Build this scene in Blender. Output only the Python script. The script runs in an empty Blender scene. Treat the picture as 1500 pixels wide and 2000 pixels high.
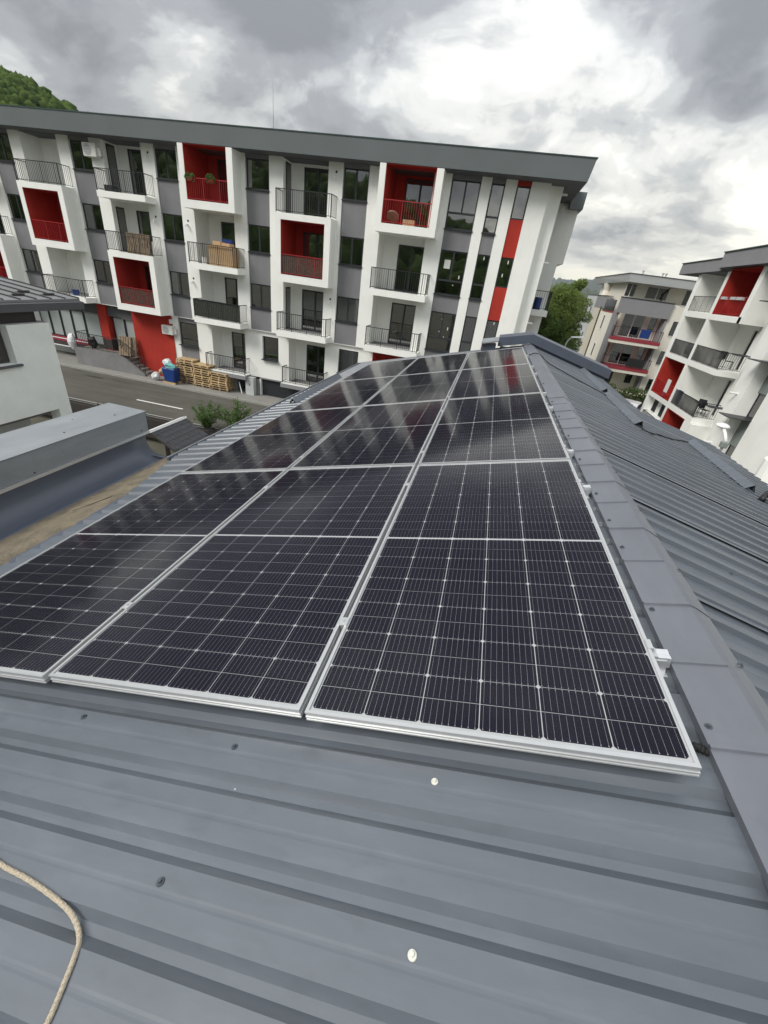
import bpy, bmesh, math, random
import numpy as np
from mathutils import Vector, Matrix
random.seed(7); rng = np.random.default_rng(7)
S = bpy.context.scene
HAZE = 0.00009
C = S.collection

# ---------------------------------------------------------------- camera
CAM = Vector((2.334, -0.734, 1.713))
R0, R1, R2 = (0.96404, 0.22056, -0.14824), (0.23708, -0.46175, 0.85474), (0.12007, -0.85915, -0.49744)
right = Vector((R0[0], R1[0], R2[0])); down = Vector((R0[1], R1[1], R2[1])); fwd = Vector((R0[2], R1[2], R2[2]))
RW = ((0.96404172, 0.23707818, 0.12007291), (0.22056308, -0.46175298, -0.85914848), (-0.14824133, 0.85473863, -0.49743983))
right, down, fwd = Vector(RW[0]), Vector(RW[1]), Vector(RW[2])
cam = bpy.data.cameras.new('camera'); cam.sensor_fit = 'HORIZONTAL'; cam.sensor_width = 36
cam.lens = 36 * 803.355 / 1500; cam.clip_start = 0.03; cam.clip_end = 20000
co = bpy.data.objects.new('camera', cam); C.objects.link(co); S.camera = co
m = Matrix((right, -down, -fwd)).transposed().to_4x4(); m.translation = CAM
co.matrix_world = m

# ---------------------------------------------------------------- world and sun
SUN_EL, SUN_AZ = math.radians(44), math.radians(226)      # azimuth clockwise from +Y
w = bpy.data.worlds.new('World'); S.world = w; w.use_nodes = True
nt = w.node_tree; N = nt.nodes; L = nt.links; N.clear()
def nd(t, **k):
    n = N.new(t)
    for a, b in k.items(): setattr(n, a, b)
    return n
def mth(op, a, b=None, c=None, clamp=False):
    n = nd('ShaderNodeMath', operation=op, use_clamp=clamp)
    for i, v in enumerate((a, b, c)):
        if v is None: continue
        if isinstance(v, (int, float)): n.inputs[i].default_value = v
        else: L.new(v, n.inputs[i])
    return n.outputs[0]
def vmth(op, a, b=None):
    n = nd('ShaderNodeVectorMath', operation=op)
    for i, v in enumerate((a, b)):
        if v is None: continue
        if isinstance(v, tuple): n.inputs[i].default_value = v
        else: L.new(v, n.inputs[i])
    return n
sky = nd('ShaderNodeTexSky', sky_type='NISHITA', sun_disc=False, sun_elevation=SUN_EL, sun_rotation=SUN_AZ, dust_density=2.0)
tc = nd('ShaderNodeTexCoord'); sep = nd('ShaderNodeSeparateXYZ'); L.new(tc.outputs['Generated'], sep.inputs[0])
dz = mth('ADD', mth('MAXIMUM', sep.outputs[2], 0.0), 0.34)
comb = nd('ShaderNodeCombineXYZ'); L.new(mth('DIVIDE', sep.outputs[0], dz), comb.inputs[0]); L.new(mth('DIVIDE', sep.outputs[1], dz), comb.inputs[1])
def noise(scale, detail, rough, dist, off, src=None, color=False):
    a = vmth('ADD', src or comb.outputs[0], off)
    n = nd('ShaderNodeTexNoise'); n.inputs['Scale'].default_value = scale; n.inputs['Detail'].default_value = detail
    n.inputs['Roughness'].default_value = rough; n.inputs['Distortion'].default_value = dist
    L.new(a.outputs[0], n.inputs['Vector']); return n.outputs[1 if color else 0]
# domain warp gives the rolled, billowing edges of broken stratocumulus
wv = vmth('SUBTRACT', noise(1.3, 4, 0.55, 0, (4.4, 8.1, 0), None, True), (.5, .5, .5)); ws = nd('ShaderNodeVectorMath', operation='SCALE'); L.new(wv.outputs[0], ws.inputs[0]); ws.inputs['Scale'].default_value = 0.45
wp = vmth('ADD', comb.outputs[0], None); L.new(ws.outputs[0], wp.inputs[1]); WPV = wp.outputs[0]
big = noise(0.9, 2, 0.5, 0.0, (3.1, 1.7, 0.0), WPV)
mid = noise(2.0, 7, 0.55, 0.0, (7.3, 2.2, 0.0), WPV)
puff = noise(6.5, 6, 0.58, 0.0, (2.3, 5.2, 0.0), WPV)
def lobe(d, p, amp):
    v = Vector(d).normalized()
    dn = vmth('DOT_PRODUCT', tc.outputs['Generated'], tuple(v)).outputs['Value']
    return mth('MULTIPLY', mth('POWER', mth('MAXIMUM', dn, 0.0), p), amp)
val = mth('ADD', mth('MULTIPLY', big, 0.7), mth('ADD', mth('MULTIPLY', mid, 0.75), mth('MULTIPLY', puff, 0.25))); val = mth('ADD', val, -0.13)
def pixdir(px, py):
    return right * ((px - 750) / 803.355) + down * ((py - 1000) / 803.355) + fwd
LOBES = [((300, 170), 60, .08), ((850, 150), 70, .03), ((800, 360), 40, .08), ((1090, 210), 90, .06), ((1210, 480), 26, .20), ((1480, 470), 200, .04),
         ((130, 20), 60, -.15), ((580, 40), 90, -.14), ((1400, 190), 35, -.16), ((700, 30), 200, -.05)]
for (px, py), p, amp in LOBES:
    val = mth('ADD', val, lobe(pixdir(px, py), p, amp))
val = mth('ADD', mth('MULTIPLY', mth('SUBTRACT', val, 0.76), 1.16), 0.755)
cr = nd('ShaderNodeValToRGB'); L.new(val, cr.inputs[0]); e = cr.color_ramp; e.interpolation = 'EASE'
e.elements[0].position = 0.52; e.elements[0].color = (0.20, 0.212, 0.232, 1)
e.elements[1].position = 0.98; e.elements[1].color = (1.05, 1.03, 0.93, 1)
for p_, c_ in ((0.66, (0.30, 0.315, 0.34)), (0.75, (0.47, 0.485, 0.50)), (0.83, (0.68, 0.685, 0.68)), (0.90, (0.90, 0.90, 0.86))):
    q = e.elements.new(p_); q.color = (*c_, 1)
SKYK = 0.1
cl = nd('ShaderNodeMix', data_type='RGBA', blend_type='MULTIPLY'); cl.inputs[0].default_value = 1
L.new(cr.outputs[0], cl.inputs['A'])
# standard overcast sky: the cloud layer is about three times brighter overhead than at the horizon
zen = mth('MULTIPLY', mth('ADD', 1.0, mth('MULTIPLY', mth('MAXIMUM', sep.outputs[2], 0.0), 1.8)), 0.52 / SKYK)
low = mth('POWER', mth('SUBTRACT', 1.0, mth('MAXIMUM', sep.outputs[2], 0.0)), 5.0)      # slightly yellow light through the air near the horizon
cz = nd('ShaderNodeCombineXYZ'); [L.new(mth('MULTIPLY', zen, mth('ADD', 1.0, mth('MULTIPLY', low, k_))), cz.inputs[i]) for i, k_ in enumerate((.30, .26, .10))]; L.new(cz.outputs[0], cl.inputs['B'])
cover = mth('SUBTRACT', 0.97, mth('MULTIPLY', mth('MAXIMUM', mth('SUBTRACT', mid, 0.55), 0.0), 0.5))
mx = nd('ShaderNodeMix', data_type='RGBA'); L.new(cover, mx.inputs[0]); L.new(sky.outputs[0], mx.inputs['A']); L.new(cl.outputs['Result'], mx.inputs['B'])
bg = nd('ShaderNodeBackground'); bg.inputs[1].default_value = SKYK; L.new(mx.outputs['Result'], bg.inputs[0])
wo = nd('ShaderNodeOutputWorld'); L.new(bg.outputs[0], wo.inputs[0])
sl = bpy.data.lights.new('sun', 'SUN'); sl.energy = 1.5; sl.angle = math.radians(25); sl.color = (1.0, 0.96, 0.90)
so = bpy.data.objects.new('sun', sl); C.objects.link(so)
sd = Vector((math.sin(SUN_AZ) * math.cos(SUN_EL), math.cos(SUN_AZ) * math.cos(SUN_EL), math.sin(SUN_EL)))
so.rotation_euler = sd.to_track_quat('Z', 'Y').to_euler()
vs = S.view_settings; vs.view_transform = 'Standard'; vs.look = 'None'; vs.gamma = 1; vs.use_curve_mapping = False; vs.exposure = 0.88
S.cycles.max_bounces = 8; S.cycles.transparent_max_bounces = 12; S.cycles.use_denoising = True
S.cycles.sample_clamp_indirect = 4

# ---------------------------------------------------------------- materials
def mat(name, col, rough=0.7, metal=0.0, nscale=0, namt=0.0, bump=0.0, bscale=40, spec=0.5, stretch=(1, 1, 1), col2=None, coat=0.0, dirt=0.0, streak=0.0, sst=(.35, 9, 9), specks=0.0):
    M_ = bpy.data.materials.new(name); M_.use_nodes = True; t = M_.node_tree; b = t.nodes['Principled BSDF']
    b.inputs['Base Color'].default_value = (*col, 1); b.inputs['Roughness'].default_value = rough; b.inputs['Metallic'].default_value = metal
    b.inputs['Specular IOR Level'].default_value = spec; b.inputs['Coat Weight'].default_value = coat
    if nscale or bump:
        g = t.nodes.new('ShaderNodeTexCoord'); mp = t.nodes.new('ShaderNodeMapping'); mp.inputs['Scale'].default_value = stretch
        t.links.new(g.outputs['Object'], mp.inputs[0])
    if nscale:
        n = t.nodes.new('ShaderNodeTexNoise'); n.inputs['Scale'].default_value = nscale; n.inputs['Detail'].default_value = 7; n.inputs['Roughness'].default_value = 0.6
        t.links.new(mp.outputs[0], n.inputs['Vector'])
        r = t.nodes.new('ShaderNodeMapRange'); r.inputs[1].default_value = 0.3; r.inputs[2].default_value = 0.7
        t.links.new(n.outputs[0], r.inputs[0])
        x = t.nodes.new('ShaderNodeMix'); x.data_type = 'RGBA'; t.links.new(r.outputs[0], x.inputs[0])
        c2 = col2 or tuple(c * (1 + namt) for c in col); c1 = col if col2 else tuple(c * (1 - namt) for c in col)
        x.inputs['A'].default_value = (*c1, 1); x.inputs['B'].default_value = (*c2, 1)
        out = x.outputs['Result']
        if dirt:   # fine specks and stains
            n2 = t.nodes.new('ShaderNodeTexNoise'); n2.inputs['Scale'].default_value = nscale * 13; n2.inputs['Detail'].default_value = 4
            t.links.new(mp.outputs[0], n2.inputs['Vector'])
            r2 = t.nodes.new('ShaderNodeMapRange'); r2.inputs[1].default_value = 0.60; r2.inputs[2].default_value = 0.78; r2.inputs[4].default_value = dirt
            t.links.new(n2.outputs[0], r2.inputs[0])
            y = t.nodes.new('ShaderNodeMix'); y.data_type = 'RGBA'; t.links.new(r2.outputs[0], y.inputs[0]); t.links.new(out, y.inputs['A'])
            y.inputs['B'].default_value = (col[0] * .35, col[1] * .35, col[2] * .33, 1); out = y.outputs['Result']
        def extra(out, nodefac, colr):
            y = t.nodes.new('ShaderNodeMix'); y.data_type = 'RGBA'; t.links.new(nodefac, y.inputs[0]); t.links.new(out, y.inputs['A']); y.inputs['B'].default_value = (*colr, 1); return y.outputs['Result']
        if streak:      # run-off streaks and dust, stretched along the fall of the surface
            m2 = t.nodes.new('ShaderNodeMapping'); m2.inputs['Scale'].default_value = sst; t.links.new(g.outputs['Object'], m2.inputs[0])
            n3 = t.nodes.new('ShaderNodeTexNoise'); n3.inputs['Scale'].default_value = 1.0; n3.inputs['Detail'].default_value = 8; n3.inputs['Roughness'].default_value = .65; t.links.new(m2.outputs[0], n3.inputs['Vector'])
            for lo, hi, cc in ((.52, .72, tuple(min(1, c * 1.5 + .03) for c in col)), (.48, .30, tuple(c * .55 for c in col))):
                r3 = t.nodes.new('ShaderNodeMapRange'); r3.inputs[1].default_value = lo; r3.inputs[2].default_value = hi; r3.inputs[4].default_value = streak; t.links.new(n3.outputs[0], r3.inputs[0]); out = extra(out, r3.outputs[0], cc)
        if specks:      # small pale marks
            v3 = t.nodes.new('ShaderNodeTexVoronoi'); v3.inputs['Scale'].default_value = 7.0; v3.inputs['Randomness'].default_value = 1; t.links.new(g.outputs['Object'], v3.inputs['Vector'])
            r4 = t.nodes.new('ShaderNodeMapRange'); r4.inputs[1].default_value = .026; r4.inputs[2].default_value = .014; r4.inputs[4].default_value = specks; t.links.new(v3.outputs['Distance'], r4.inputs[0])
            out = extra(out, r4.outputs[0], (.6, .6, .57))
        t.links.new(out, b.inputs['Base Color'])
        rr = t.nodes.new('ShaderNodeMapRange'); rr.inputs[3].default_value = max(0.02, rough - 0.06); rr.inputs[4].default_value = min(1, rough + 0.08)
        t.links.new(n.outputs[0], rr.inputs[0]); t.links.new(rr.outputs[0], b.inputs['Roughness'])
    if bump:
        n = t.nodes.new('ShaderNodeTexNoise'); n.inputs['Scale'].default_value = bscale; n.inputs['Detail'].default_value = 5
        t.links.new(mp.outputs[0], n.inputs['Vector'])
        bp = t.nodes.new('ShaderNodeBump'); bp.inputs['Strength'].default_value = bump; bp.inputs['Distance'].default_value = 0.02
        t.links.new(n.outputs[0], bp.inputs['Height']); t.links.new(bp.outputs[0], b.inputs['Normal'])
    return M_
def glassmat(name, tint, base, rough=0.03, ior=1.5, dust=0.0):
    M_ = bpy.data.materials.new(name); M_.use_nodes = True; t = M_.node_tree; t.nodes.clear()
    o = t.nodes.new('ShaderNodeOutputMaterial'); mxs = t.nodes.new('ShaderNodeMixShader'); tr = t.nodes.new('ShaderNodeBsdfTransparent')
    gl = t.nodes.new('ShaderNodeBsdfGlossy'); fr = t.nodes.new('ShaderNodeFresnel'); fr.inputs[0].default_value = ior
    gl.inputs['Roughness'].default_value = rough; tr.inputs[0].default_value = (*tint, 1)
    ma = t.nodes.new('ShaderNodeMath'); ma.operation = 'MULTIPLY_ADD'; ma.inputs[1].default_value = 1 - base; ma.inputs[2].default_value = base
    t.links.new(fr.outputs[0], ma.inputs[0]); t.links.new(ma.outputs[0], mxs.inputs[0]); t.links.new(tr.outputs[0], mxs.inputs[1]); t.links.new(gl.outputs[0], mxs.inputs[2])
    # very slight waviness so that reflections are not drawn with a ruler
    g = t.nodes.new('ShaderNodeTexCoord'); n = t.nodes.new('ShaderNodeTexNoise'); n.inputs['Scale'].default_value = 1.4
    bp = t.nodes.new('ShaderNodeBump'); bp.inputs['Strength'].default_value = 0.05; bp.inputs['Distance'].default_value = 0.02
    t.links.new(g.outputs['Object'], n.inputs['Vector']); t.links.new(n.outputs[0], bp.inputs['Height']); t.links.new(bp.outputs[0], gl.inputs['Normal'])
    if dust:
        n2 = t.nodes.new('ShaderNodeTexNoise'); n2.inputs['Scale'].default_value = 5.0; n2.inputs['Detail'].default_value = 9; n2.inputs['Roughness'].default_value = .7; t.links.new(g.outputs['Object'], n2.inputs['Vector'])
        r2 = t.nodes.new('ShaderNodeMapRange'); r2.inputs[1].default_value = .50; r2.inputs[2].default_value = .85; r2.inputs[4].default_value = dust; t.links.new(n2.outputs[0], r2.inputs[0])
        df = t.nodes.new('ShaderNodeBsdfDiffuse'); df.inputs[0].default_value = (.42, .40, .36, 1); m3 = t.nodes.new('ShaderNodeMixShader')
        t.links.new(r2.outputs[0], m3.inputs[0]); t.links.new(mxs.outputs[0], m3.inputs[1]); t.links.new(df.outputs[0], m3.inputs[2]); t.links.new(m3.outputs[0], o.inputs[0]); return M_
    t.links.new(mxs.outputs[0], o.inputs[0]); return M_
M = dict(
 sheet=mat('roof_sheet_metal', (0.098, 0.114, 0.134), 0.35, 0.0, 1.3, 0.11, 0.06, 3.0, spec=1.0, stretch=(.5, 1, 1), dirt=0.22, streak=.26, sst=(1.2, 14, 14), specks=.8),
 cap=mat('ridge_metal', (0.128, 0.138, 0.160), 0.36, 0.0, 2.0, 0.07, 0.07, 5.0, spec=.8, dirt=0.12, streak=.22, sst=(5, 2, 5), specks=.6),
 coping=mat('coping_metal', (0.235, 0.255, 0.265), 0.36, 0.0, 2.0, 0.06, 0.10, 4, spec=0.55, dirt=0.15, streak=.35, sst=(4, 1.2, 4)),
 slate=mat('slate_cladding_metal', (0.085, 0.098, 0.125), 0.36, 0.0, 1.5, 0.12, 0.08, 2.0, spec=0.55, stretch=(1, .4, 1)),
 parapet=mat('parapet_metal', (0.075, 0.088, 0.115), 0.4, 0.0, 2, 0.08, spec=0.5),
 silt=mat('silt', (0.105, 0.092, 0.066), 0.95, 0, 7, 0.3, 0.9, 40, col2=(0.22, 0.18, 0.12), dirt=.5, streak=.5, sst=(9, 1.5, 3)),
 alu=mat('aluminium', (0.80, 0.81, 0.82), 0.34, 0.75, 30, 0.04), aluw=mat('aluminium_frame', (0.60, 0.61, 0.61), 0.36, 0.6, 30, 0.03),
 cell=mat('silicon_cell', (0.004, 0.0036, 0.014), 0.5, 0, 3, 0.25, spec=0.2), wire=mat('busbar_silver', (0.46, 0.47, 0.51), 0.45, 0.3),
 back=mat('backsheet', (0.52, 0.54, 0.54), 0.6),
 white=mat('white_render', (0.88, 0.89, 0.85), 0.85, 0, 0.7, 0.04, 0.25, 60, spec=0.2, streak=.07, sst=(3, 3, .35)), cream=mat('cream_render', (0.74, 0.71, 0.62), 0.88, 0, 0.6, 0.05, 0.2, 60, spec=0.2),
 beige=mat('beige_render', (0.56, 0.53, 0.43), 0.9, 0, 0.6, 0.05, spec=0.2), nbwhite=mat('rough_white_render', (0.78, 0.81, 0.78), 0.9, 0, 1.6, 0.05, 0.7, 45, spec=0.2),
 grey=mat('grey_render', (0.215, 0.215, 0.226), 0.85, 0, 0.8, 0.06, 0.2, 60, spec=0.2, streak=.12, sst=(4, 4, .4)), greyb=mat('mid_grey_render', (0.25, 0.25, 0.26), 0.88, 0, 0.8, 0.05, spec=0.2),
 lgrey=mat('light_grey_render', (0.48, 0.50, 0.50), 0.88, 0, 0.8, 0.05, spec=0.2), sage=mat('sage_grey_render', (0.22, 0.25, 0.24), 0.88, 0, 0.8, 0.05, spec=0.2),
 fascia=mat('fascia_grey', (0.135, 0.155, 0.158), 0.6, 0, 0.5, 0.06, spec=0.35), soffit=mat('soffit_dark', (0.09, 0.095, 0.10), 0.8, 0, 1, .1),
 trim=mat('green_grey_trim', (0.05, 0.085, 0.08), 0.45, 0.2), red=mat('red_render', (0.40, 0.036, 0.024), 0.8, 0, 1.0, 0.10, 0.2, 50, spec=0.25, streak=.22, sst=(4, 4, .4)), redm=mat('red_metal', (0.36, 0.018, 0.022), 0.45),
 dred=mat('dark_red_strip', (0.30, 0.035, 0.05), 0.6),
 black=mat('black_metal', (0.018, 0.019, 0.021), 0.45), frame=mat('anthracite_frame', (0.028, 0.031, 0.036), 0.45), wframe=mat('white_frame', (0.75, 0.76, 0.75), 0.5),
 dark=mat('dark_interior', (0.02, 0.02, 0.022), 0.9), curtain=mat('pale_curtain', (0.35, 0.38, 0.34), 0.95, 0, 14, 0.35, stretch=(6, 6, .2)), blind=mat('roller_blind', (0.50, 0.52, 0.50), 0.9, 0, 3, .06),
 asphalt=mat('asphalt', (0.10, 0.096, 0.083), 0.93, 0, 0.5, 0.14, 0.5, 90, spec=0.25, dirt=0.3, streak=.35, sst=(.25, 2.2, 1)), paving=mat('paving', (0.24, 0.235, 0.215), 0.95, 0, 0.9, 0.12, 0.4, 30, dirt=0.25),
 kerb=mat('kerb_concrete', (0.30, 0.295, 0.27), 0.9, 0, 3, 0.1), paint=mat('road_paint', (0.75, 0.75, 0.73), 0.8, 0, 6, .06), conc=mat('concrete', (0.20, 0.20, 0.20), 0.9, 0, 1.2, 0.15, 0.4, 30, dirt=0.3),
 soil=mat('ground_soil', (0.09, 0.085, 0.06), 0.97, 0, 0.3, 0.3, 0.5, 8), grass=mat('grass_blades', (0.05, 0.095, 0.025), 0.8, 0, 4, 0.4),
 pine=mat('pale_pine_wood', (0.50, 0.365, 0.20), 0.8, 0, 7, 0.28, 0.3, 20, stretch=(1, 1, 4)), oldpine=mat('weathered_wood', (0.25, 0.19, 0.125), 0.88, 0, 6, 0.35), card=mat('cardboard', (0.50, 0.34, 0.19), 0.9, 0, 3, 0.1),
 blue=mat('blue_plastic', (0.012, 0.045, 0.20), 0.4), cyan=mat('turquoise_sack', (0.16, 0.42, 0.42), 0.6, 0, 6, .25), bag=mat('white_plastic_bag', (0.70, 0.72, 0.72), 0.5, 0, 6, 0.12, 0.5, 9),
 acw=mat('ac_white', (0.70, 0.70, 0.66), 0.5), pvc=mat('white_pvc', (0.80, 0.80, 0.80), 0.35), cab=mat('cabinet_grey', (0.50, 0.52, 0.51), 0.6),
 shingle=mat('bitumen_shingle', (0.055, 0.058, 0.064), 0.95, 0, 12, 0.2, 0.8, 150), bark=mat('bark', (0.07, 0.055, 0.04), 0.95, 0, 6, 0.3),
 leaf=mat('leaf_green', (0.13, 0.20, 0.045), 0.6, 0, .7, 0.35, col2=(0.21, 0.27, 0.075)), leaf2=mat('leaf_dark', (0.06, 0.11, 0.026), 0.65, 0, .9, 0.35, col2=(0.11, 0.165, 0.04)), leaf3=mat('leaf_shrub', (0.07, 0.13, 0.035), 0.6, 0, 3, 0.3, col2=(0.13, 0.21, 0.06)),
 crown=mat('forest_crown', (0.026, 0.052, 0.010), 0.95, 0, 0.25, 0.4, 1.0, 2.2, spec=.1, col2=(0.075, 0.115, 0.02)), hillf=mat('hill_forest', (0.045, 0.07, 0.022), 0.95, 0, 0.12, .35, 1.0, .5), hillfar=mat('far_hill', (0.05, 0.07, 0.045), 0.95, 0, 0.002, .3),
 metalroof=mat('standing_seam_metal', (0.19, 0.20, 0.20), 0.45, 0, 1, .07), brown=mat('brown_board', (0.045, 0.038, 0.038), 0.7), rubber=mat('black_rubber', (0.012, 0.012, 0.013), 0.55),
 screw=mat('zinc_screw', (0.085, 0.095, 0.11), 0.35, .3), screww=mat('bright_washer', (0.70, 0.70, 0.62), 0.4, .2), tile=mat('red_roof_tiles', (0.28, 0.12, 0.07), .9), carp=mat('car_paint_white', (0.75, 0.76, 0.77), 0.25, coat=0.5),
 cloud_lamp=mat('lamp_white', (0.82, 0.84, 0.84), 0.35), skin=mat('lamp_grey', (0.4, 0.41, 0.42), 0.5), text=mat('paper_notice', (0.75, 0.75, 0.74), 0.8), camo=mat('camo_net', (0.055, 0.065, 0.05), 0.95, 0, 9, .5),
 glass=glassmat('window_glass', (0.5, 0.53, 0.53), 0.22, 0.02, 1.6), frost=mat('frosted_glass', (0.40, 0.44, 0.43), 0.35, 0, 2, .06, spec=.6), railglass=glassmat('smoked_rail_glass', (0.35, 0.37, 0.36), 0.04, 0.05, 1.45),
 pvglass=glassmat('solar_glass', (0.97, 0.97, 0.98), 0.0, 0.085, 1.305, dust=0.009))
M['smoked'] = mat('smoked_panel', (0.20, 0.20, 0.19), 0.4); M['smoked'].node_tree.nodes['Principled BSDF'].inputs['Alpha'].default_value = 0.55
for _k in ('leaf', 'leaf2', 'leaf3'):
    t_ = M[_k].node_tree; pb = t_.nodes['Principled BSDF']; pb.inputs['Specular IOR Level'].default_value = 0.25
    tl_ = t_.nodes.new('ShaderNodeBsdfTranslucent'); ms_ = t_.nodes.new('ShaderNodeMixShader'); ms_.inputs[0].default_value = 0.4
    t_.links.new(pb.inputs['Base Color'].links[0].from_socket, tl_.inputs[0]); t_.links.new(pb.outputs[0], ms_.inputs[1]); t_.links.new(tl_.outputs[0], ms_.inputs[2])
    t_.links.new(ms_.outputs[0], t_.nodes['Material Output'].inputs[0])

# ---------------------------------------------------------------- mesh helpers
class MB:
    def __init__(s, T=None): s.v = []; s.f = []; s.mi = []; s.T = T; s.cur = 0
    def add(s, vs, fs):
        b = len(s.v)
        for p in vs: s.v.append(tuple(s.T(p)) if s.T else tuple(p))
        for f in fs: s.f.append(tuple(b + i for i in f)); s.mi.append(s.cur)
        return s
    def box(s, x0, x1, y0, y1, z0, z1):
        return s.add([(x0, y0, z0), (x1, y0, z0), (x1, y1, z0), (x0, y1, z0), (x0, y0, z1), (x1, y0, z1), (x1, y1, z1), (x0, y1, z1)],
                     [(0, 3, 2, 1), (4, 5, 6, 7), (0, 1, 5, 4), (1, 2, 6, 5), (2, 3, 7, 6), (3, 0, 4, 7)])
    def prism(s, pts, y0, y1):            # outline in x,z extruded along y
        n = len(pts); vs = [(x, y0, z) for x, z in pts] + [(x, y1, z) for x, z in pts]
        return s.add(vs, [tuple(range(n)), tuple(range(2 * n - 1, n - 1, -1))] + [(i, i + n, (i + 1) % n + n, (i + 1) % n) for i in range(n)])
    def slab(s, pts, z0, z1):             # outline in x,y extruded along z
        n = len(pts); vs = [(x, y, z0) for x, y in pts] + [(x, y, z1) for x, y in pts]
        return s.add(vs, [tuple(range(n))[::-1], tuple(range(n, 2 * n))] + [(i, (i + 1) % n, (i + 1) % n + n, i + n) for i in range(n)])
    def hexa(s, p8): return s.add(p8, [(0, 3, 2, 1), (4, 5, 6, 7), (0, 1, 5, 4), (1, 2, 6, 5), (2, 3, 7, 6), (3, 0, 4, 7)])
    def cyl(s, p, q, r, n=8, r2=None, cap=True):
        p, q = Vector(p), Vector(q); d = (q - p).normalized(); r2 = r if r2 is None else r2
        a = d.orthogonal().normalized(); b = d.cross(a)
        vs = [tuple(p + (a * math.cos(t) + b * math.sin(t)) * r) for t in [2 * math.pi * i / n for i in range(n)]] + \
             [tuple(q + (a * math.cos(t) + b * math.sin(t)) * r2) for t in [2 * math.pi * i / n for i in range(n)]]
        return s.add(vs, [(i, (i + 1) % n, (i + 1) % n + n, i + n) for i in range(n)] + ([tuple(range(n))[::-1], tuple(range(n, 2 * n))] if cap else []))
    def tube(s, pts, r, n=8):
        P = [Vector(p) for p in pts]; rings = []; a = None
        for i, p in enumerate(P):
            d = (P[min(i + 1, len(P) - 1)] - P[max(i - 1, 0)]).normalized()
            if a is None: a = d.orthogonal().normalized()
            a = (a - d * a.dot(d)).normalized(); b = d.cross(a)
            rr = r[i] if isinstance(r, (list, tuple)) else r
            rings.append([tuple(p + (a * math.cos(t) + b * math.sin(t)) * rr) for t in [2 * math.pi * k / n for k in range(n)]])
        vs = [v for g in rings for v in g]
        fs = [(i * n + k, i * n + (k + 1) % n, (i + 1) * n + (k + 1) % n, (i + 1) * n + k) for i in range(len(P) - 1) for k in range(n)]
        fs += [tuple(range(n))[::-1], tuple(range((len(P) - 1) * n, len(P) * n))]
        return s.add(vs, fs)
    def build(s, name, ms, parent=None, smooth=False, fix=True, bevel=0):
        me = bpy.data.meshes.new(name); me.from_pydata(s.v, [], s.f)
        ms = ms if isinstance(ms, (list, tuple)) else [ms]
        for x in ms: me.materials.append(M[x] if isinstance(x, str) else x)
        if len(ms) > 1: me.polygons.foreach_set('material_index', s.mi)
        if fix:
            b = bmesh.new(); b.from_mesh(me); bmesh.ops.recalc_face_normals(b, faces=b.faces)
            if bevel: bmesh.ops.bevel(b, geom=b.edges[:], offset=bevel, segments=1, affect='EDGES', clamp_overlap=True)
            b.to_mesh(me); b.free()
        if smooth: me.polygons.foreach_set('use_smooth', [True] * len(me.polygons))
        o = bpy.data.objects.new(name, me); C.objects.link(o)
        if parent: o.parent = parent; o.matrix_parent_inverse = Matrix.Identity(4)
        return o
def tag(o, label, cat, group=None, kind=None):
    o['label'] = label; o['category'] = cat
    if group: o['group'] = group
    if kind: o['kind'] = kind
    return o
def struct(o, kind='structure'): o['kind'] = kind; return o
def empty(name, loc=(0, 0, 0), label=None, cat=None, group=None, rot=None, parent=None):
    o = bpy.data.objects.new(name, None); C.objects.link(o); o.location = loc; o.empty_display_size = 0.1
    if rot: o.rotation_euler = rot
    if parent: o.parent = parent
    if label: tag(o, label, cat, group)
    return o
def inst(src, parent, loc=None, rot=None, name=None):
    c = src.copy(); C.objects.link(c); c.parent = parent
    if loc is not None: c.location = loc
    if rot is not None: c.rotation_euler = rot
    if name: c.name = name
    return c
def copy_tree(o, parent=None, loc=None, rotz=None):
    c = o.copy(); C.objects.link(c); c.parent = parent
    if loc is not None: c.location = loc
    if rotz is not None: c.rotation_euler = (0, 0, rotz)
    for ch in list(o.children): copy_tree(ch, c)
    return c
# a facade frame: s runs to the right as seen from outside, d outward, z up; built in the local space of an Empty at base
class Fac:
    def __init__(s, origin, kind, base):
        s.o, s.k, s.b = origin, kind, base
    def T(s, p):
        a, d, z = p; ox, oy = s.o
        if s.k == '-Y': q = (ox + a, oy - d, z)
        elif s.k == '-X': q = (ox - d, oy - a, z)
        elif s.k == '+X': q = (ox + d, oy + a, z)
        return (q[0] - s.b[0], q[1] - s.b[1], q[2] - s.b[2])
    def mb(s): return MB(s.T)
    def box(s, name, ms, par, *b, **k):
        m_ = s.mb(); m_.box(*b); return m_.build(name, ms, par, **k)

# ================================================================ THE SETTING: ground, street
GZ = -6.45
g = MB(); 
YD = GZ - 1.30      # the yard lies lower than the road
g.add([(-4000, -4000, YD), (4000, -4000, YD), (4000, 17.5, YD), (-4000, 17.5, YD), (-4000, 17.5, GZ - .05), (4000, 17.5, GZ - .05), (4000, 6000, GZ - .05), (-4000, 6000, GZ - .05)], [(0, 1, 2, 3), (3, 2, 5, 4), (4, 5, 6, 7)])
struct(g.build('ground', 'soil', fix=False))
struct(MB().box(-90, 40, 17.80, 23.05, GZ - .3, GZ).build('street', 'asphalt'))
struct(MB().box(-90, 40, 23.17, 26.0, GZ - .3, GZ + .12).build('pavement', 'paving'))
k = empty('kerb'); struct(k)
for i in range(34):
    kb = MB().box(-30 + i * 1.0 + .006, -29.006 + i * 1.0, 23.05, 23.17, GZ - .2, GZ + .125 + rng.uniform(-.004, .004)).build('kerbstone', 'kerb', k)
struct(MB().box(-60, 30, 17.55, 17.80, GZ - .3, GZ + .10).build('garden_kerb', 'kerb'))
lm = MB()
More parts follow.
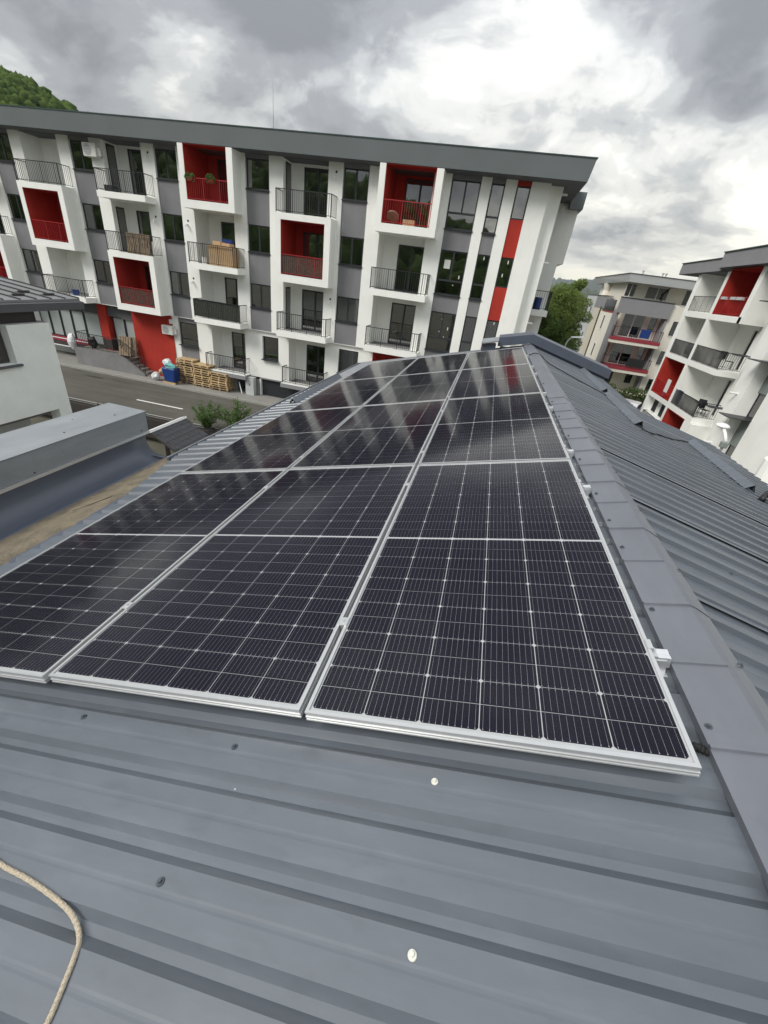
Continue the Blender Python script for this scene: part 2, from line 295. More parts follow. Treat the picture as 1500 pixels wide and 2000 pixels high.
for i in range(-6, 5):
    if i == 0: x0, x1, y = -16.87, -13.82, 19.7
    else: x0, x1, y = -16.87 + i * 9, -13.82 + i * 9, 19.7
    lm.box(x0, x1, y - .06, y + .06, GZ + .002, GZ + .006)
struct(lm.build('lane_marking', 'paint'))
# tar patch and cracks on the road
pt = MB(); 
for cx, cy, rx, ry in ((-22.1, 22.1, .75, .16), (-20.6, 22.35, .55, .05), (-19.8, 22.3, .35, .04), (-12.9, 20.9, .28, .05), (-24.0, 22.7, .5, .06)):
    n = 14; pt.slab([(cx + rx * math.cos(t) * rng.uniform(.75, 1.1), cy + ry * math.sin(t) * rng.uniform(.7, 1.15)) for t in [6.283 * i / n for i in range(n)]], GZ + .001, GZ + .004)
M['tar'] = mat('tar', (0.035, 0.033, 0.03), 0.7, 0, 5, .3)
struct(pt.build('tar_patch', 'tar'), 'stuff')

# ================================================================ OUR ROOF
A_ = math.radians(14.5807); CA, SA = math.cos(A_), math.sin(A_)
def W(u, v, h=0.0): return Vector((u * CA - h * SA, v, u * SA + h * CA))
RX, RZ = 3.29, 0.785
def WR(s, v, h=0.0): return Vector((RX + s * CA + h * SA, v, RZ - s * SA + h * CA))
BX = Vector((2.2, 2.5, GZ))
roof = empty('metal_roofed_building', BX, 'grey building whose ribbed metal roof carries the solar panels', 'building')
def loc(p): return tuple(Vector(p) - BX)
wl = MB(loc)
wl.slab([(-.55, -3.6), (5.9, -3.6), (5.9, 5.9), (4.7, 5.9), (4.7, 9.4), (-.45, 9.4)], GZ, -.42)
wl.build('wall', 'white', roof)
# deck under the sheets, so that nothing shows through at the rib ends
dk = MB(loc)
dk.hexa([W(-.40, -3.9, -.17), W(3.36, -3.9, -.17), W(3.36, 9.55, -.17), W(-.62, 9.55, -.17), W(-.40, -3.9, -.125), W(3.36, -3.9, -.125), W(3.36, 9.55, -.125), W(-.62, 9.55, -.125)])
dk.hexa([WR(.02, -3.9, -.10), WR(2.9, -3.9, -.10), WR(2.9, 6.1, -.10), WR(.02, 6.1, -.10), WR(.02, -3.9, -.056), WR(2.9, -3.9, -.056), WR(2.9, 6.1, -.056), WR(.02, 6.1, -.056)])
dk.hexa([WR(.02, 6.11, -.10), WR(1.62, 6.11, -.10), WR(1.62, 9.55, -.10), WR(.02, 9.55, -.10), WR(.02, 6.11, -.056), WR(1.62, 6.11, -.056), WR(1.62, 9.55, -.056), WR(.02, 9.55, -.056)])
dk.build('roof_deck', 'slate', roof)
def prof(y0, p, n, sd=.017, rh=.021, bk=.023):  # crests widened and shifted so their shaded back slopes draw the dark bands
    """rib profile along y: list of (y, h); wide crests with a narrow pan between them"""
    o = []; rt = p - sd - bk - .021
    for k in range(n):
        y = y0 + k * p; c = y + sd + rt * .5
        o += [(y, 0), (y + sd, rh), (c - .009, rh), (c - .003, rh - .0005), (c + .003, rh - .0005), (c + .009, rh), (y + sd + rt, rh), (y + sd + rt + bk, 0)]
    o.append((y0 + n * p, 0)); return o
def prof_narrow(y0, p, n, rt=.036, sd=.005, rh=.021, bk=.012):
    """the sheets of the far slope: narrow crests with steep near sides and wide flat pans"""
    o = []
    for k in range(n):
        y = y0 + k * p
        o += [(y, 0), (y + sd, rh), (y + sd + rt, rh), (y + sd + rt + bk, 0), (y + .66 * p, 0), (y + .66 * p + .006, -.0009), (y + .66 * p + .010, -.0009), (y + .66 * p + .018, 0)]
    o.append((y0 + n * p, 0)); return o
def uend(y):
    if y < 1.7: return -.385
    if y < 2.95: return -.385 - (y - 1.7) / 1.25 * .37
    return -.755 + (y - 2.95) * .030
SD = .008
def left_sheet(y0, n, lift):
    P = prof(y0, .172, n); b = MB(loc); vs = []; fs = []
    P = [(y0 - .03, 0 + lift)] + [(y, h + lift) for y, h in P]
    for y, h in P: vs += [W(uend(y) + .0, y, -.119 + h), W(1.4, y, -.119 + h), W(3.37, y, -.119 + h)]
    for i in range(len(P) - 1):
        for j in (0, 1): a = i * 3 + j; fs.append((a, a + 1, a + 4, a + 3))
    b.add(vs, fs); return b.build('roof_sheet', 'sheet', roof, fix=False)
y = -.1735 - .172 * 21; i = 0
while y < 9.45:
    left_sheet(y, 6, .0012 * (i % 2)); y += .172 * 6; i += 1
def right_sheet(y0, n, send, lift):
    P = prof_narrow(y0, .16, n); P = [(y0 - .030, .013), (y0 - .012, .017)] + [(y, h + lift) for y, h in P] + [(y0 + .96 + .0, 0)]; b = MB(loc); vs = []; fs = []
    for y, h in P: vs += [WR(.02, y, -.050 + h), WR(1.0, y, -.050 + h), WR(send, y, -.050 + h)]
    for i in range(len(P) - 1):
        for j in (0, 1): a = i * 3 + j; fs.append((a, a + 1, a + 4, a + 3))
    # the lap lip: a small step that shows as the dark seam line
    b.add(vs, fs); y = y0 - .012
    return b.build('roof_sheet', 'sheet', roof, fix=False)
y = .885 - .96 * 5; i = 0
while y < 9.4:
    right_sheet(y, 6, 3.0 if y < 5.7 else 1.72, .0 + .0015 * (i % 2)); y += .96; i += 1
# ridge capping pieces with crimp steps
def cap_piece(y0, y1, lift):
    b = MB(loc); h0 = -.068 + lift; pr = []
    for yy in (y0, y1):
        pr.append([W(3.222, yy, h0 - .030), W(3.222, yy, h0), W(3.372, yy, h0 + .004), Vector((RX, yy, RZ + lift)), WR(.018, yy, h0 + .068 - .0), WR(.080, yy, h0 + .058), WR(.086, yy, h0 + .030)])
    n = len(pr[0]); b.add(pr[0] + pr[1], [(i, i + 1, i + 1 + n, i + n) for i in range(n - 1)])
    return b.build('ridge_cap', 'cap', roof, fix=False)
edges = [-3.9 + .29 * i for i in range(0, 47)]
edges = [.112 + (e + 3.9 - .29 * 14) * 1.0 for e in edges]
edges = [e for e in edges if e < 9.3] + [9.40]
for i in range(len(edges) - 1):
    q = cap_piece(edges[i] - .004, edges[i + 1], .0022 * ((i + 1) % 2) if edges[i] < 4.2 else 0.001 * (i % 3))
lp = MB(loc)
for e in edges[:-1]:
    if -3 < e < 4.3:    # raised crimp over each joint
        lp.hexa([W(3.222, e - .012, -.070), W(3.38, e - .012, -.070), W(3.38, e + .003, -.070), W(3.222, e + .003, -.070), W(3.222, e - .009, -.0590), W(3.375, e - .009, -.0555), W(3.375, e, -.0555), W(3.222, e, -.0590)])
lp.build('crimp', 'cap', roof)['kind'] = 'stuff'
# screws on the sheets and the ridge cap
def screw_mesh(washer, dark=True):
    b = MB(); b.cyl((0, 0, 0), (0, 0, .0022), .0100 if washer else .009, 14, .0088 if washer else .008); b.cyl((0, 0, .0022), (0, 0, .008), .0052, 6, .0046)
    return b
sc0 = screw_mesh(True).build('screw', 'screw', roof); sc1 = screw_mesh(True).build('bright_screw', 'screww', roof)
sc0.location = loc(W(1.26, -.07, -.0955)); sc0.rotation_euler = (0, -A_, 0); sc1.location = loc(W(2.52, -.083, -.0955)); sc1.rotation_euler = (0, -A_, 0)
for u, v in ((1.89, -.083), (1.90, -.425), (.62, -.07), (0.63, -.42), (1.26, -.43), (2.94, -.60)): inst(sc0, roof, loc(W(u, v, -.0955)))
inst(sc1, roof, loc(W(2.52, -.425, -.0955)))
for v in (.17, .655, 1.09, 1.35, 1.68, 2.25, 2.80, 3.4, 4.0, -.40, 5.0, 6.0): inst(sc0, roof, loc(W(3.243, v, -.0655)))
for v in (.45, .98, 1.55, 2.1, 2.7, 3.3): inst(sc0, roof, loc(WR(.074, v, -.006)), (0, A_, 0))
for s_, v in ((.55, 1.35), (.55, 2.35), (.62, 3.35), (1.4, 1.5), (1.4, 2.4), (.55, .4), (1.5, 3.4)): inst(sc0, roof, loc(WR(s_, v, -.047)), (0, A_, 0))
# snow guards: folded strips standing on the ribs
def guard(fn, s0, y0, y1, parent=roof):
    b = MB(loc); o = .0
    for sgn in (0,):
        pr = []
        for yy in (y0, y1): pr.append([fn(s0 - .060, yy, -.028), fn(s0 - .056, yy, -.022), fn(s0, yy, .044), fn(s0 + .050, yy, -.022), fn(s0 + .058, yy, -.028), fn(s0 + .046, yy, -.024), fn(s0, yy, .036), fn(s0 - .050, yy, -.024)])
        n = 8; b.add(pr[0] + pr[1], [(i, (i + 1) % n, (i + 1) % n + n, i + n) for i in range(n)])
    # teeth between the ribs on the uphill foot
    y_ = y0 + .03
    while y_ < y1 - .05:
        b.add([fn(s0 - .058, y_, -.024), fn(s0 - .09, y_ + .03, -.026), fn(s0 - .058, y_ + .07, -.024), fn(s0 - .052, y_ + .03, -.006)], [(0, 1, 3), (1, 2, 3), (0, 2, 1)]); y_ += .16
    return b.build('snow_guard', 'sheet', parent)
guard(WR, 1.16, 6.85, 8.98); guard(WR, 1.14, 4.86, 6.62); guard(WR, 2.12, 3.95, 5.50)
def WL(s, v, h): return W(s, v, h - .065)
guard(lambda s, v, h: WL(s, v, h), -.40, 5.2, 7.4)
# gutter along the left eave and drip edge on the right
gt = MB(loc); 
for (ya, yb) in ((2.85, 5.9), (5.92, 9.5)):
    pr = []
    for yy in (ya, yb):
        e = uend(yy); pr.append([W(e + .0, yy, -.145), W(e - .01, yy, -.20), W(e - .05, yy, -.22), W(e - .10, yy, -.20), W(e - .112, yy, -.125), W(e - .106, yy, -.112), W(e - .094, yy, -.112), W(e - .090, yy, -.125), W(e - .088, yy, -.185), W(e - .05, yy, -.205), W(e - .02, yy, -.19)])
    n = len(pr[0]); gt.add(pr[0] + pr[1], [(i, (i + 1) % n, (i + 1) % n + n, i + n) for i in range(n)] + [tuple(range(n)), tuple(range(n, 2 * n))[::-1]])
gt.build('gutter', 'slate', roof)
gm = MB(loc)
for (ya, yb) in ((2.85, 5.9), (5.92, 9.5)): gm.tube([W(uend(ya) - .101, ya, -.108), W(uend(yb) - .101, yb, -.108)], .008, 6)
gm.build('gutter_rim', 'coping', roof)
b = MB(loc); b.hexa([W(-.9, 9.5, -.30), W(3.36, 9.5, -.30), W(3.36, 9.56, -.30), W(-.9, 9.56, -.30), W(-.68, 9.5, -.098), W(3.36, 9.5, -.098), W(3.36, 9.56, -.098), W(-.68, 9.56, -.098)])
b.build('verge_trim', 'parapet', roof)
b = MB(loc); b.hexa([WR(1.66, 5.72, -.30), WR(3.02, 5.72, -.30), WR(3.02, 5.76, -.30), WR(1.66, 5.76, -.30), WR(1.66, 5.72, -.035), WR(3.02, 5.72, -.035), WR(3.02, 5.76, -.035), WR(1.66, 5.76, -.035)])
# ---- gable parapet at the far end
def cop(b, x0, z0, x1, z1, ya, yb, t=.20):
    b.hexa([(x0, ya, z0 - t), (x1, ya, z1 - t), (x1, yb, z1 - t), (x0, yb, z0 - t), (x0, ya, z0 - .02), (x1, ya, z1 - .02), (x1, yb, z1), (x0, yb, z0)])
b = MB(loc); PY0, PY1 = 9.30, 9.75; TP = math.tan(A_)
b.box(2.66, 3.29, 9.36, 9.70, .3, .62); b.hexa([(3.29, 9.36, .3), (5.0, 9.36, -.2), (5.0, 9.70, -.2), (3.29, 9.70, .3), (3.29, 9.36, .82), (5.0, 9.36, .82 - 1.71 * TP), (5.0, 9.70, .82 - 1.71 * TP), (3.29, 9.70, .82)])
b.build('gable_parapet', 'parapet', roof)
b = MB(loc); cop(b, 3.285, 1.005, 5.05, 1.005 - 1.765 * TP, PY0, PY1); b.build('parapet_coping', 'parapet', roof)
b = MB(loc); cop(b, 2.60, 1.005 - .69 * TP + .015, 3.283, 1.005, PY0, PY1); b.build('parapet_coping', 'parapet', roof)
b = MB(loc); cop(b, 2.24, .70, 2.598, .79, PY0 - .10, PY1 + .04, .05); b.build('parapet_coping', 'coping', roof)
b = MB(loc); b.box(2.27, 2.56, PY0 - .02, PY1, .30, .66); b.build('parapet_end_block', 'parapet', roof)
for x in (2.85, 3.55, 4.1, 4.6): inst(sc0, roof, loc((x, PY0 - .003, (1.005 - abs(x - 3.29) * TP) - .10)), (math.pi / 2, 0, 0))

# ---- valley tray and neighbour parapet
vt = MB(); 
cols = [(-.30, -.214), (-.55, -.285), (-.80, -.37), (-.98, -.43), (-1.08, -.47), (-1.21, -.50)]
vs = [(x, y, z) for y in (-4, 2.98) for x, z in cols]; n = len(cols)
vt.add(vs, [(i, i + 1, i + 1 + n, i + n) for i in range(n - 1)])
vt.box(-1.2, -.70, 2.98, 3.0, -.62, -.40)
o = vt.build('valley_gutter', 'slate', fix=False); tag(o, 'shallow metal valley gutter between ribbed roof and parapet wall', 'gutter')
sv = MB(); ys = np.linspace(-3.5, 2.96, 130); vs = []; cx = [0, .12, .3, .45, .6, .75, .88, 1.0]
for yy in ys:
    xl = -.965 + .03 * math.sin(yy * 3.1) + rng.normal(0, .006); xr = -.355 + .01 * math.sin(yy * 2.3 + 1)
    if yy > 1.7: xr -= (yy - 1.7) * .33
    for t in cx:
        x = xl + (xr - xl) * t; zb = np.interp(x, [c[0] for c in cols][::-1], [c[1] for c in cols][::-1])
        vs.append((x, yy, zb + .003 + (.014 * math.sin(math.pi * t) if 0 < t < 1 else -.002) + rng.normal(0, .0025) * (0 < t < 1)))
n = len(cx); sv.add(vs, [(i * n + j, i * n + j + 1, (i + 1) * n + j + 1, (i + 1) * n + j) for i in range(len(ys) - 1) for j in range(n - 1)])
o = sv.build('silt', 'silt', fix=False, smooth=True); tag(o, 'brown silt and debris settled along the valley gutter', 'silt', kind='stuff')
tw = MB().tube([(-.72, 1.62, -.325), (-.66, 1.70, -.305), (-.60, 1.82, -.285), (-.575, 1.90, -.28)], .004, 5).build('twig', 'bark'); tag(tw, 'thin curved twig lying on the silt in the gutter', 'twig')
pw = empty('parapet_wall', (-1.43, 0, GZ), 'neighbouring parapet wall clad in grey metal left of the solar roof', 'wall')
T = lambda p: (p[0] + 1.43, p[1], p[2] - GZ)
MB(T).box(-1.62, -1.22, -4, 3.05, GZ, -.03).build('core', 'conc', pw)
b = MB(T); pts = [(-1.200, -.165), (-1.202, -.25), (-1.19, -.31), (-1.165, -.355), (-1.12, -.39), (-1.06, -.41), (-.98, -.418), (-.90, -.402), (-.90, -.43), (-1.0, -.46), (-1.22, -.52), (-1.22, -.165)]
vs_ = []; yy_ = np.linspace(-4, 3.06, 30)
for y_ in yy_: vs_ += [(x, y_, z) for x, z in pts]
n = len(pts); b.add(vs_, [(i * n + j, i * n + (j + 1) % n, (i + 1) * n + (j + 1) % n, (i + 1) * n + j) for i in range(29) for j in range(n)] + [tuple(range(29 * n, 30 * n))])
o = b.build('cladding', 'slate', pw, smooth=True)
MB(T).prism([(-1.186, .055), (-1.18, .068), (-1.66, .075), (-1.66, -.15), (-1.65, -.15), (-1.65, .06), (-1.192, .05), (-1.192, -.155), (-1.186, -.155)], -4, 3.105).build('coping', 'coping', pw)
MB(T).box(-1.66, -1.186, 3.10, 3.106, -.16, .066).build('coping_end', 'coping', pw)
MB(T).box(-1.198, -1.170, -4, 3.10, -.185, -.158).build('drip_edge', 'alu', pw)
q0 = screw_mesh(True).build('screw', 'screw', pw); q0.location = T((-1.30, 1.2, .069))
for x, yy in ((-1.50, .9), (-1.30, 2.2), (-1.32, 2.82), (-1.52, 2.5)): inst(q0, pw, T((x, yy, .069)))
for yy in (1.75, 3.0, .6): inst(q0, pw, T((-1.186, yy, -.13)), (0, math.pi / 2, 0))

# ================================================================ SOLAR PANELS
PWID, PLEN, GAP = 1.038, 2.0875, .02
frame_src = None
def make_panel(cells):
    r = empty('solar_panel')
    f = MB(); t = .0
    # frame: outer wall, top lip, lower flange
    for (x0, x1, y0, y1) in ((0, PWID, 0, .011), (0, PWID, PLEN - .011, PLEN), (0, .011, .011, PLEN - .011), (PWID - .011, PWID, .011, PLEN - .011)):
        f.box(x0, x1, y0, y1, -.0065, .0)
    for (x0, x1, y0, y1) in ((.0015, PWID - .0015, .0015, .004), (.0015, PWID - .0015, PLEN - .004, PLEN - .0015), (.0015, .004, .004, PLEN - .004), (PWID - .004, PWID - .0015, .004, PLEN - .004)):
        f.box(x0, x1, y0, y1, -.035, -.0065)
    for (x0, x1, y0, y1) in ((-.0005, PWID + .0005, -.001, .0015), (-.0005, PWID + .0005, PLEN - .0015, PLEN + .001)):
        f.box(x0, x1, y0, y1, -.024, -.0195); f.box(x0, x1, y0, y1, -.035, -.031)
    for (x0, x1, y0, y1) in ((-.001, .0015, .0015, PLEN - .0015), (PWID - .0015, PWID + .001, .0015, PLEN - .0015)):
        f.box(x0, x1, y0, y1, -.024, -.0195); f.box(x0, x1, y0, y1, -.035, -.031)
    f.build('frame', 'aluw', r)
    MB().box(.011, PWID - .011, .011, PLEN - .011, -.0075, -.0050).build('backsheet', 'back', r)
    MB().add([(.011, .011, -.0018), (PWID - .011, .011, -.0018), (PWID - .011, PLEN - .011, -.0018), (.011, PLEN - .011, -.0018)], [(0, 1, 2, 3)]).build('glass_pane', 'pvglass', r, fix=False)
    cw, ch, px = .1652, .0829, .1681; x0 = (PWID - 6 * px + (px - cw)) / 2; e0 = .022; midg = .014; py = (PLEN - 2 * e0 - midg + .0018) / 24
    def cellmb(low):
        b = MB(); c = .0065; z = -.0040; zw = -.0038
        if low: pts = [(c, 0), (cw - c, 0), (cw, c), (cw, ch), (0, ch), (0, c)]
        else: pts = [(0, 0), (cw, 0), (cw, ch - c), (cw - c, ch), (c, ch), (0, ch - c)]
        return b, pts, z, zw
    def put(b, pts, z, zw, ox, oy, low):
        b.cur = 0; b.add([(ox + x, oy + y, z) for x, y in pts], [tuple(range(6))])
        b.cur = 1
        for k in range(9):
            x = ox + cw * (k + .5) / 9; h = .00027
            b.add([(x - h, oy + .004, zw), (x + h, oy + .004, zw), (x + h, oy + ch - .002, zw), (x - h, oy + ch - .002, zw)], [(0, 1, 2, 3)])
            ye = oy + (.002 if low else ch - .002); yi = oy + (.010 if low else ch - .010)
            b.add([(x - .0012, ye, zw + .0001), (x + .0012, ye, zw + .0001), (x, yi, zw + .0001)], [(0, 1, 2)])
    protos = {}
    if not cells:
        big = MB()
    for j in range(24):
        low = (j % 2 == 0); oy = e0 + j * py + (midg - .0018 if j >= 12 else 0)
        for i in range(6):
            ox = x0 + i * px
            if cells:
                if low not in protos:
                    b, pts, z, zw = cellmb(low); put(b, pts, z, zw, 0, 0, low)
                    protos[low] = b.build('cell', ['cell', 'wire'], r, fix=False); protos[low].location = (ox, oy, 0)
                else: inst(protos[low], r, (ox, oy, 0))
            else:
                _, pts, z, zw = cellmb(low); put(big, pts, z, zw, ox, oy, low)
    if not cells:
        q = big.build('cells', ['cell', 'wire'], r, fix=False); q['kind'] = 'stuff'
    return r
pn, pf = make_panel(True), make_panel(False)
ROW = ['in the row nearest the camera', 'in the second row from the camera', 'in the third row from the camera', 'in the farthest row']
COLN = ['left solar panel along the valley side', 'middle solar panel between its two neighbours', 'right solar panel beside the ridge cap']
for r_ in range(4):
    for c_ in range(3):
        if r_ < 2: o = pn if (r_, c_) == (0, 0) else copy_tree(pn)
        else: o = pf if (r_, c_) == (2, 0) else copy_tree(pf)
        p = W(c_ * (PWID + GAP), r_ * (PLEN + GAP) + (.004 if c_ == 1 else 0) + (-.006 if c_ == 0 else 0), 0)
        o.location = p; o.rotation_euler = (0, -A_, 0)
        tag(o, COLN[c_] + ' ' + ROW[r_], 'solar panel', 'solar panels mounted on the roof')
# mounting rails with clamps and feet
UT = 3 * PWID + 2 * GAP
def make_rail():
    r = empty('mounting_rail')
    b = MB(); b.box(-.03, UT + .062, -.020, .020, -.076, -.0375); b.box(-.03, UT + .062, -.020, -.007, -.0375, -.0355); b.box(-.03, UT + .062, .007, .020, -.0375, -.0355)
    b.build('rail', 'alu', r)
    c = MB(); c.box(-.019, .019, -.022, .022, .0004, .0035); c.cyl((0, 0, .0035), (0, 0, .009), .0062, 8); c.box(-.0085, .0085, -.018, .018, -.034, .0)
    c0 = c.build('clamp', 'aluw', r); c0.location = (PWID + GAP / 2, 0, 0); inst(c0, r, (2 * PWID + GAP * 1.5, 0, 0))
    e = MB(); e.box(-.010, .006, -.02, .02, .0004, .003); e.box(.0015, .006, -.02, .02, -.0355, .0004); e.box(.0015, .024, -.02, .02, -.0355, -.031); e.cyl((.014, 0, -.031), (.014, 0, -.018), .006, 6)
    e.build('end_clamp', 'aluw', r).location = (UT + .001, 0, 0)
    for u in (.25, 1.3, 2.2, UT + .03):
        h = MB(); h.box(-.028, .022, -.022, .022, -.100, -.0975); h.box(-.028, .022, -.0225, -.0205, -.0975, -.045); h.cyl((-.014, -.012, -.0975), (-.014, -.012, -.091), .006, 6); h.box(-.026, .026, -.038, -.0225, -.100, -.0975); h.cyl((0, -.031, -.0975), (0, -.031, -.091), .0055, 6)
        h.build('foot', 'alu', r).location = (u, 0, 0)
    return r
rl = make_rail()
names = ['first', 'second', 'third', 'fourth', 'fifth', 'sixth', 'seventh', 'eighth']
for i, v in enumerate((.40, 1.72, 2.36, 3.66, 4.34, 5.62, 6.26, 7.50)):
    o = rl if i == 0 else copy_tree(rl)
    o.location = W(0, v, 0); o.rotation_euler = (0, -A_, 0)
    tag(o, 'aluminium mounting rail under the solar panels, %s counted from the camera' % names[i], 'mounting rail', 'mounting rails under the solar panels')

# conduit, rope, roof cable
cd = MB(); P0, P1, P2 = W(3.06, .125, -.098), W(3.20, .105, -.086), W(3.33, .055, -.095)
pts = []; rr = []
for i in range(61):
    t = i / 60; p = P0.lerp(P1, min(1, t * 2)) if t < .5 else P1.lerp(P2, t * 2 - 1); p = p + Vector((0, .012 * math.sin(t * 3.14), 0))
    pts.append(p); rr.append(.0125 if i % 2 else .0100)
tag(cd.tube(pts, rr, 10).build('conduit', 'rubber'), 'black corrugated conduit running from the panel corner under the ridge cap', 'conduit')
rp = [(1.30, -.462), (1.38, -.470), (1.457, -.481), (1.539, -.488), (1.623, -.499), (1.706, -.514), (1.747, -.529), (1.787, -.555), (1.803, -.576), (1.815, -.605), (1.829, -.644), (1.835, -.670), (1.842, -.74), (1.86, -.82)]
def spline(P, n):
    o = []
    for i in range(len(P) - 1):
        p0, p1, p2, p3 = [Vector(P[max(0, min(len(P) - 1, j))]) for j in (i - 1, i, i + 1, i + 2)]
        for k in range(n):
            t = k / n; o.append(.5 * ((2 * p1) + (p2 - p0) * t + (2 * p0 - 5 * p1 + 4 * p2 - p3) * t * t + (3 * p1 - p0 - 3 * p2 + p3) * t ** 3))
    o.append(Vector(P[-1])); return o
sp = spline([(a_, b_, 0) for a_, b_ in rp], 8)
def rib_h(y):
    t = ((y + .1735) % .172)
    return .020 if t < .118 else .020 * max(0, 1 - (t - .115) / .024) if t < .141 else 0
hs = [max(rib_h(sp[max(0, min(len(sp) - 1, i + k))].y) for k in range(-4, 5)) for i in range(len(sp))]
for _ in range(30): hs = [hs[0]] + [(hs[i - 1] + hs[i] * 2 + hs[i + 1]) / 4 for i in range(1, len(hs) - 1)] + [hs[-1]]
RR = .0051
path = [W(p.x, p.y, -.119 + h + RR + .0005) for p, h in zip(sp, hs)]
rope = empty('rope', path[0], 'cream braided rope with small red flecks curving over the roof sheet', 'rope')
Tn = lambda p: tuple(Vector(p) - path[0])
fine_path = []
for i in range(len(path) - 1):
    for k in range(6): fine_path.append(path[i].lerp(path[i + 1], k / 6))
M['rope'] = mat('rope_sheath', (0.60, 0.53, 0.40), 0.95, 0, 260, 0.18, 0.5, 700); M['ropered'] = mat('rope_fleck', (0.30, 0.05, 0.04), 0.9)
b = MB(Tn); b.tube(fine_path, [RR * (1 + .05 * math.sin(i * .9)) for i in range(len(fine_path))], 14); b.build('sheath', 'rope', rope, smooth=True)
# strands: raised diagonal plaits, and the red tracer flecks
st = MB(Tn); fl = MB(Tn); acc = 0
for i in range(1, len(fine_path) - 1):
    p = fine_path[i]; d = (fine_path[i + 1] - fine_path[i - 1]).normalized(); n1 = Vector((-SA, 0, CA)); s1 = d.cross(n1).normalized()
    for ph in range(10):
        for sg in (1, -1):
            if (i + ph) % 2: continue
            t = sg * i * .55 + ph * .628; t2 = t + sg * .62
            q0_, q1_ = n1 * math.cos(t) + s1 * math.sin(t), n1 * math.cos(t2) + s1 * math.sin(t2)
            if q0_.dot(n1) < -.2: continue
            a1 = p + q0_ * RR * 1.02; a2 = p + d * .0036 + q1_ * RR * 1.02
            wv = d * .0010
            (st).add([a1 - wv, a1 + wv, a2 + wv + q1_ * .0001, a2 - wv + q1_ * .0001, (a1 + a2) / 2 + (q0_ + q1_) * .00035], [(0, 1, 4), (1, 2, 4), (2, 3, 4), (3, 0, 4)])
    acc += (fine_path[i] - fine_path[i - 1]).length
    if acc > .0115:
        acc = 0
        for t in (-.75, -.15, .45):
            q = n1 * math.cos(t) + s1 * math.sin(t); a1 = p + q * RR * 1.10 + d * t * .003
            fl.add([a1 - d * .0012 - s1 * .0005, a1 + d * .0002 - s1 * .0006, a1 + d * .0014 + s1 * .0006, a1 - d * .0001 + s1 * .0006, a1 + q * .0003], [(0, 1, 4), (1, 2, 4), (2, 3, 4), (3, 0, 4)])
st.build('plait', 'rope', rope); fl.build('fleck', 'ropered', rope)
cb = [W(3.10, 7.35, -.05), W(3.23, 7.62, -.055), W(3.34, 7.70, -.045), Vector((3.33, 7.60, .80)), WR(.10, 7.50, .0), WR(.21, 7.24, -.018), WR(.40, 7.05, -.02), WR(.60, 6.85, -.02), WR(.80, 6.72, -.022), WR(1.0, 6.58, -.022), WR(1.10, 6.40, -.02), WR(1.16, 5.6, -.02), WR(1.14, 4.75, -.018),
      WR(1.25, 4.70, -.02), WR(1.40, 4.86, -.02), WR(1.55, 4.95, -.022), WR(1.72, 5.10, -.022), WR(1.9, 5.30, -.02), WR(2.08, 5.46, -.02), WR(2.3, 5.5, -.022)]
tag(MB().tube(spline(cb, 8), .008, 6).build('cable', 'rubber'), 'black cable crossing the far slope from the ridge to the snow guards', 'cable')
bo = MB(); 
for i in range(5): bo.tube([WR(2.1 + .06 * i, 3.70 - .08 * i, -.02), WR(2.2 + .07 * i, 3.86 - .05 * i, .03 + .01 * i), WR(2.42 + .03 * i, 3.70 - .03 * i, .035), WR(2.6, 3.5 - .06 * i, -.01)], .030, 8)
tag(bo.build('cable_bundle', 'rubber', smooth=True), 'black heap of coiled hose at the right roof edge', 'hose')
# a small bird-dropping mark and scratches on the sheets

# ================================================================ helpers for facades
def window(F, par, s0, s1, z0, z1, d=-.08, mull=1, frame='frame', back='dark', transom=None, sill=None, fw=.055, glass='glass', depth=.06, backs=.30):
    b = F.mb()
    b.box(s0, s1, d - depth, d, z0, z0 + fw); b.box(s0, s1, d - depth, d, z1 - fw, z1)
    b.box(s0, s0 + fw, d - depth, d, z0 + fw, z1 - fw); b.box(s1 - fw, s1, d - depth, d, z0 + fw, z1 - fw)
    zb = z0 + fw
    if transom: b.box(s0 + fw, s1 - fw, d - depth, d, transom - fw * .8, transom + fw * .8); zb = transom + fw * .8
    for i in range(1, mull + 1):
        x = s0 + (s1 - s0) * i / (mull + 1); b.box(x - fw * .7, x + fw * .7, d - depth, d + .006, zb, z1 - fw)
    o = b.build('window', frame, par)
    F.box('pane', glass, o, s0 + fw * .5, s1 - fw * .5, d - depth * .6, d - depth * .45, z0 + fw * .5, z1 - fw * .5)
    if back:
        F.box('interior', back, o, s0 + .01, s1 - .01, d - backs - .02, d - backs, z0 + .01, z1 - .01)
    if sill: F.box('sill', sill, o, s0 - .04, s1 + .04, d - .02, .05, z0 - .05, z0 - .004)
    return o
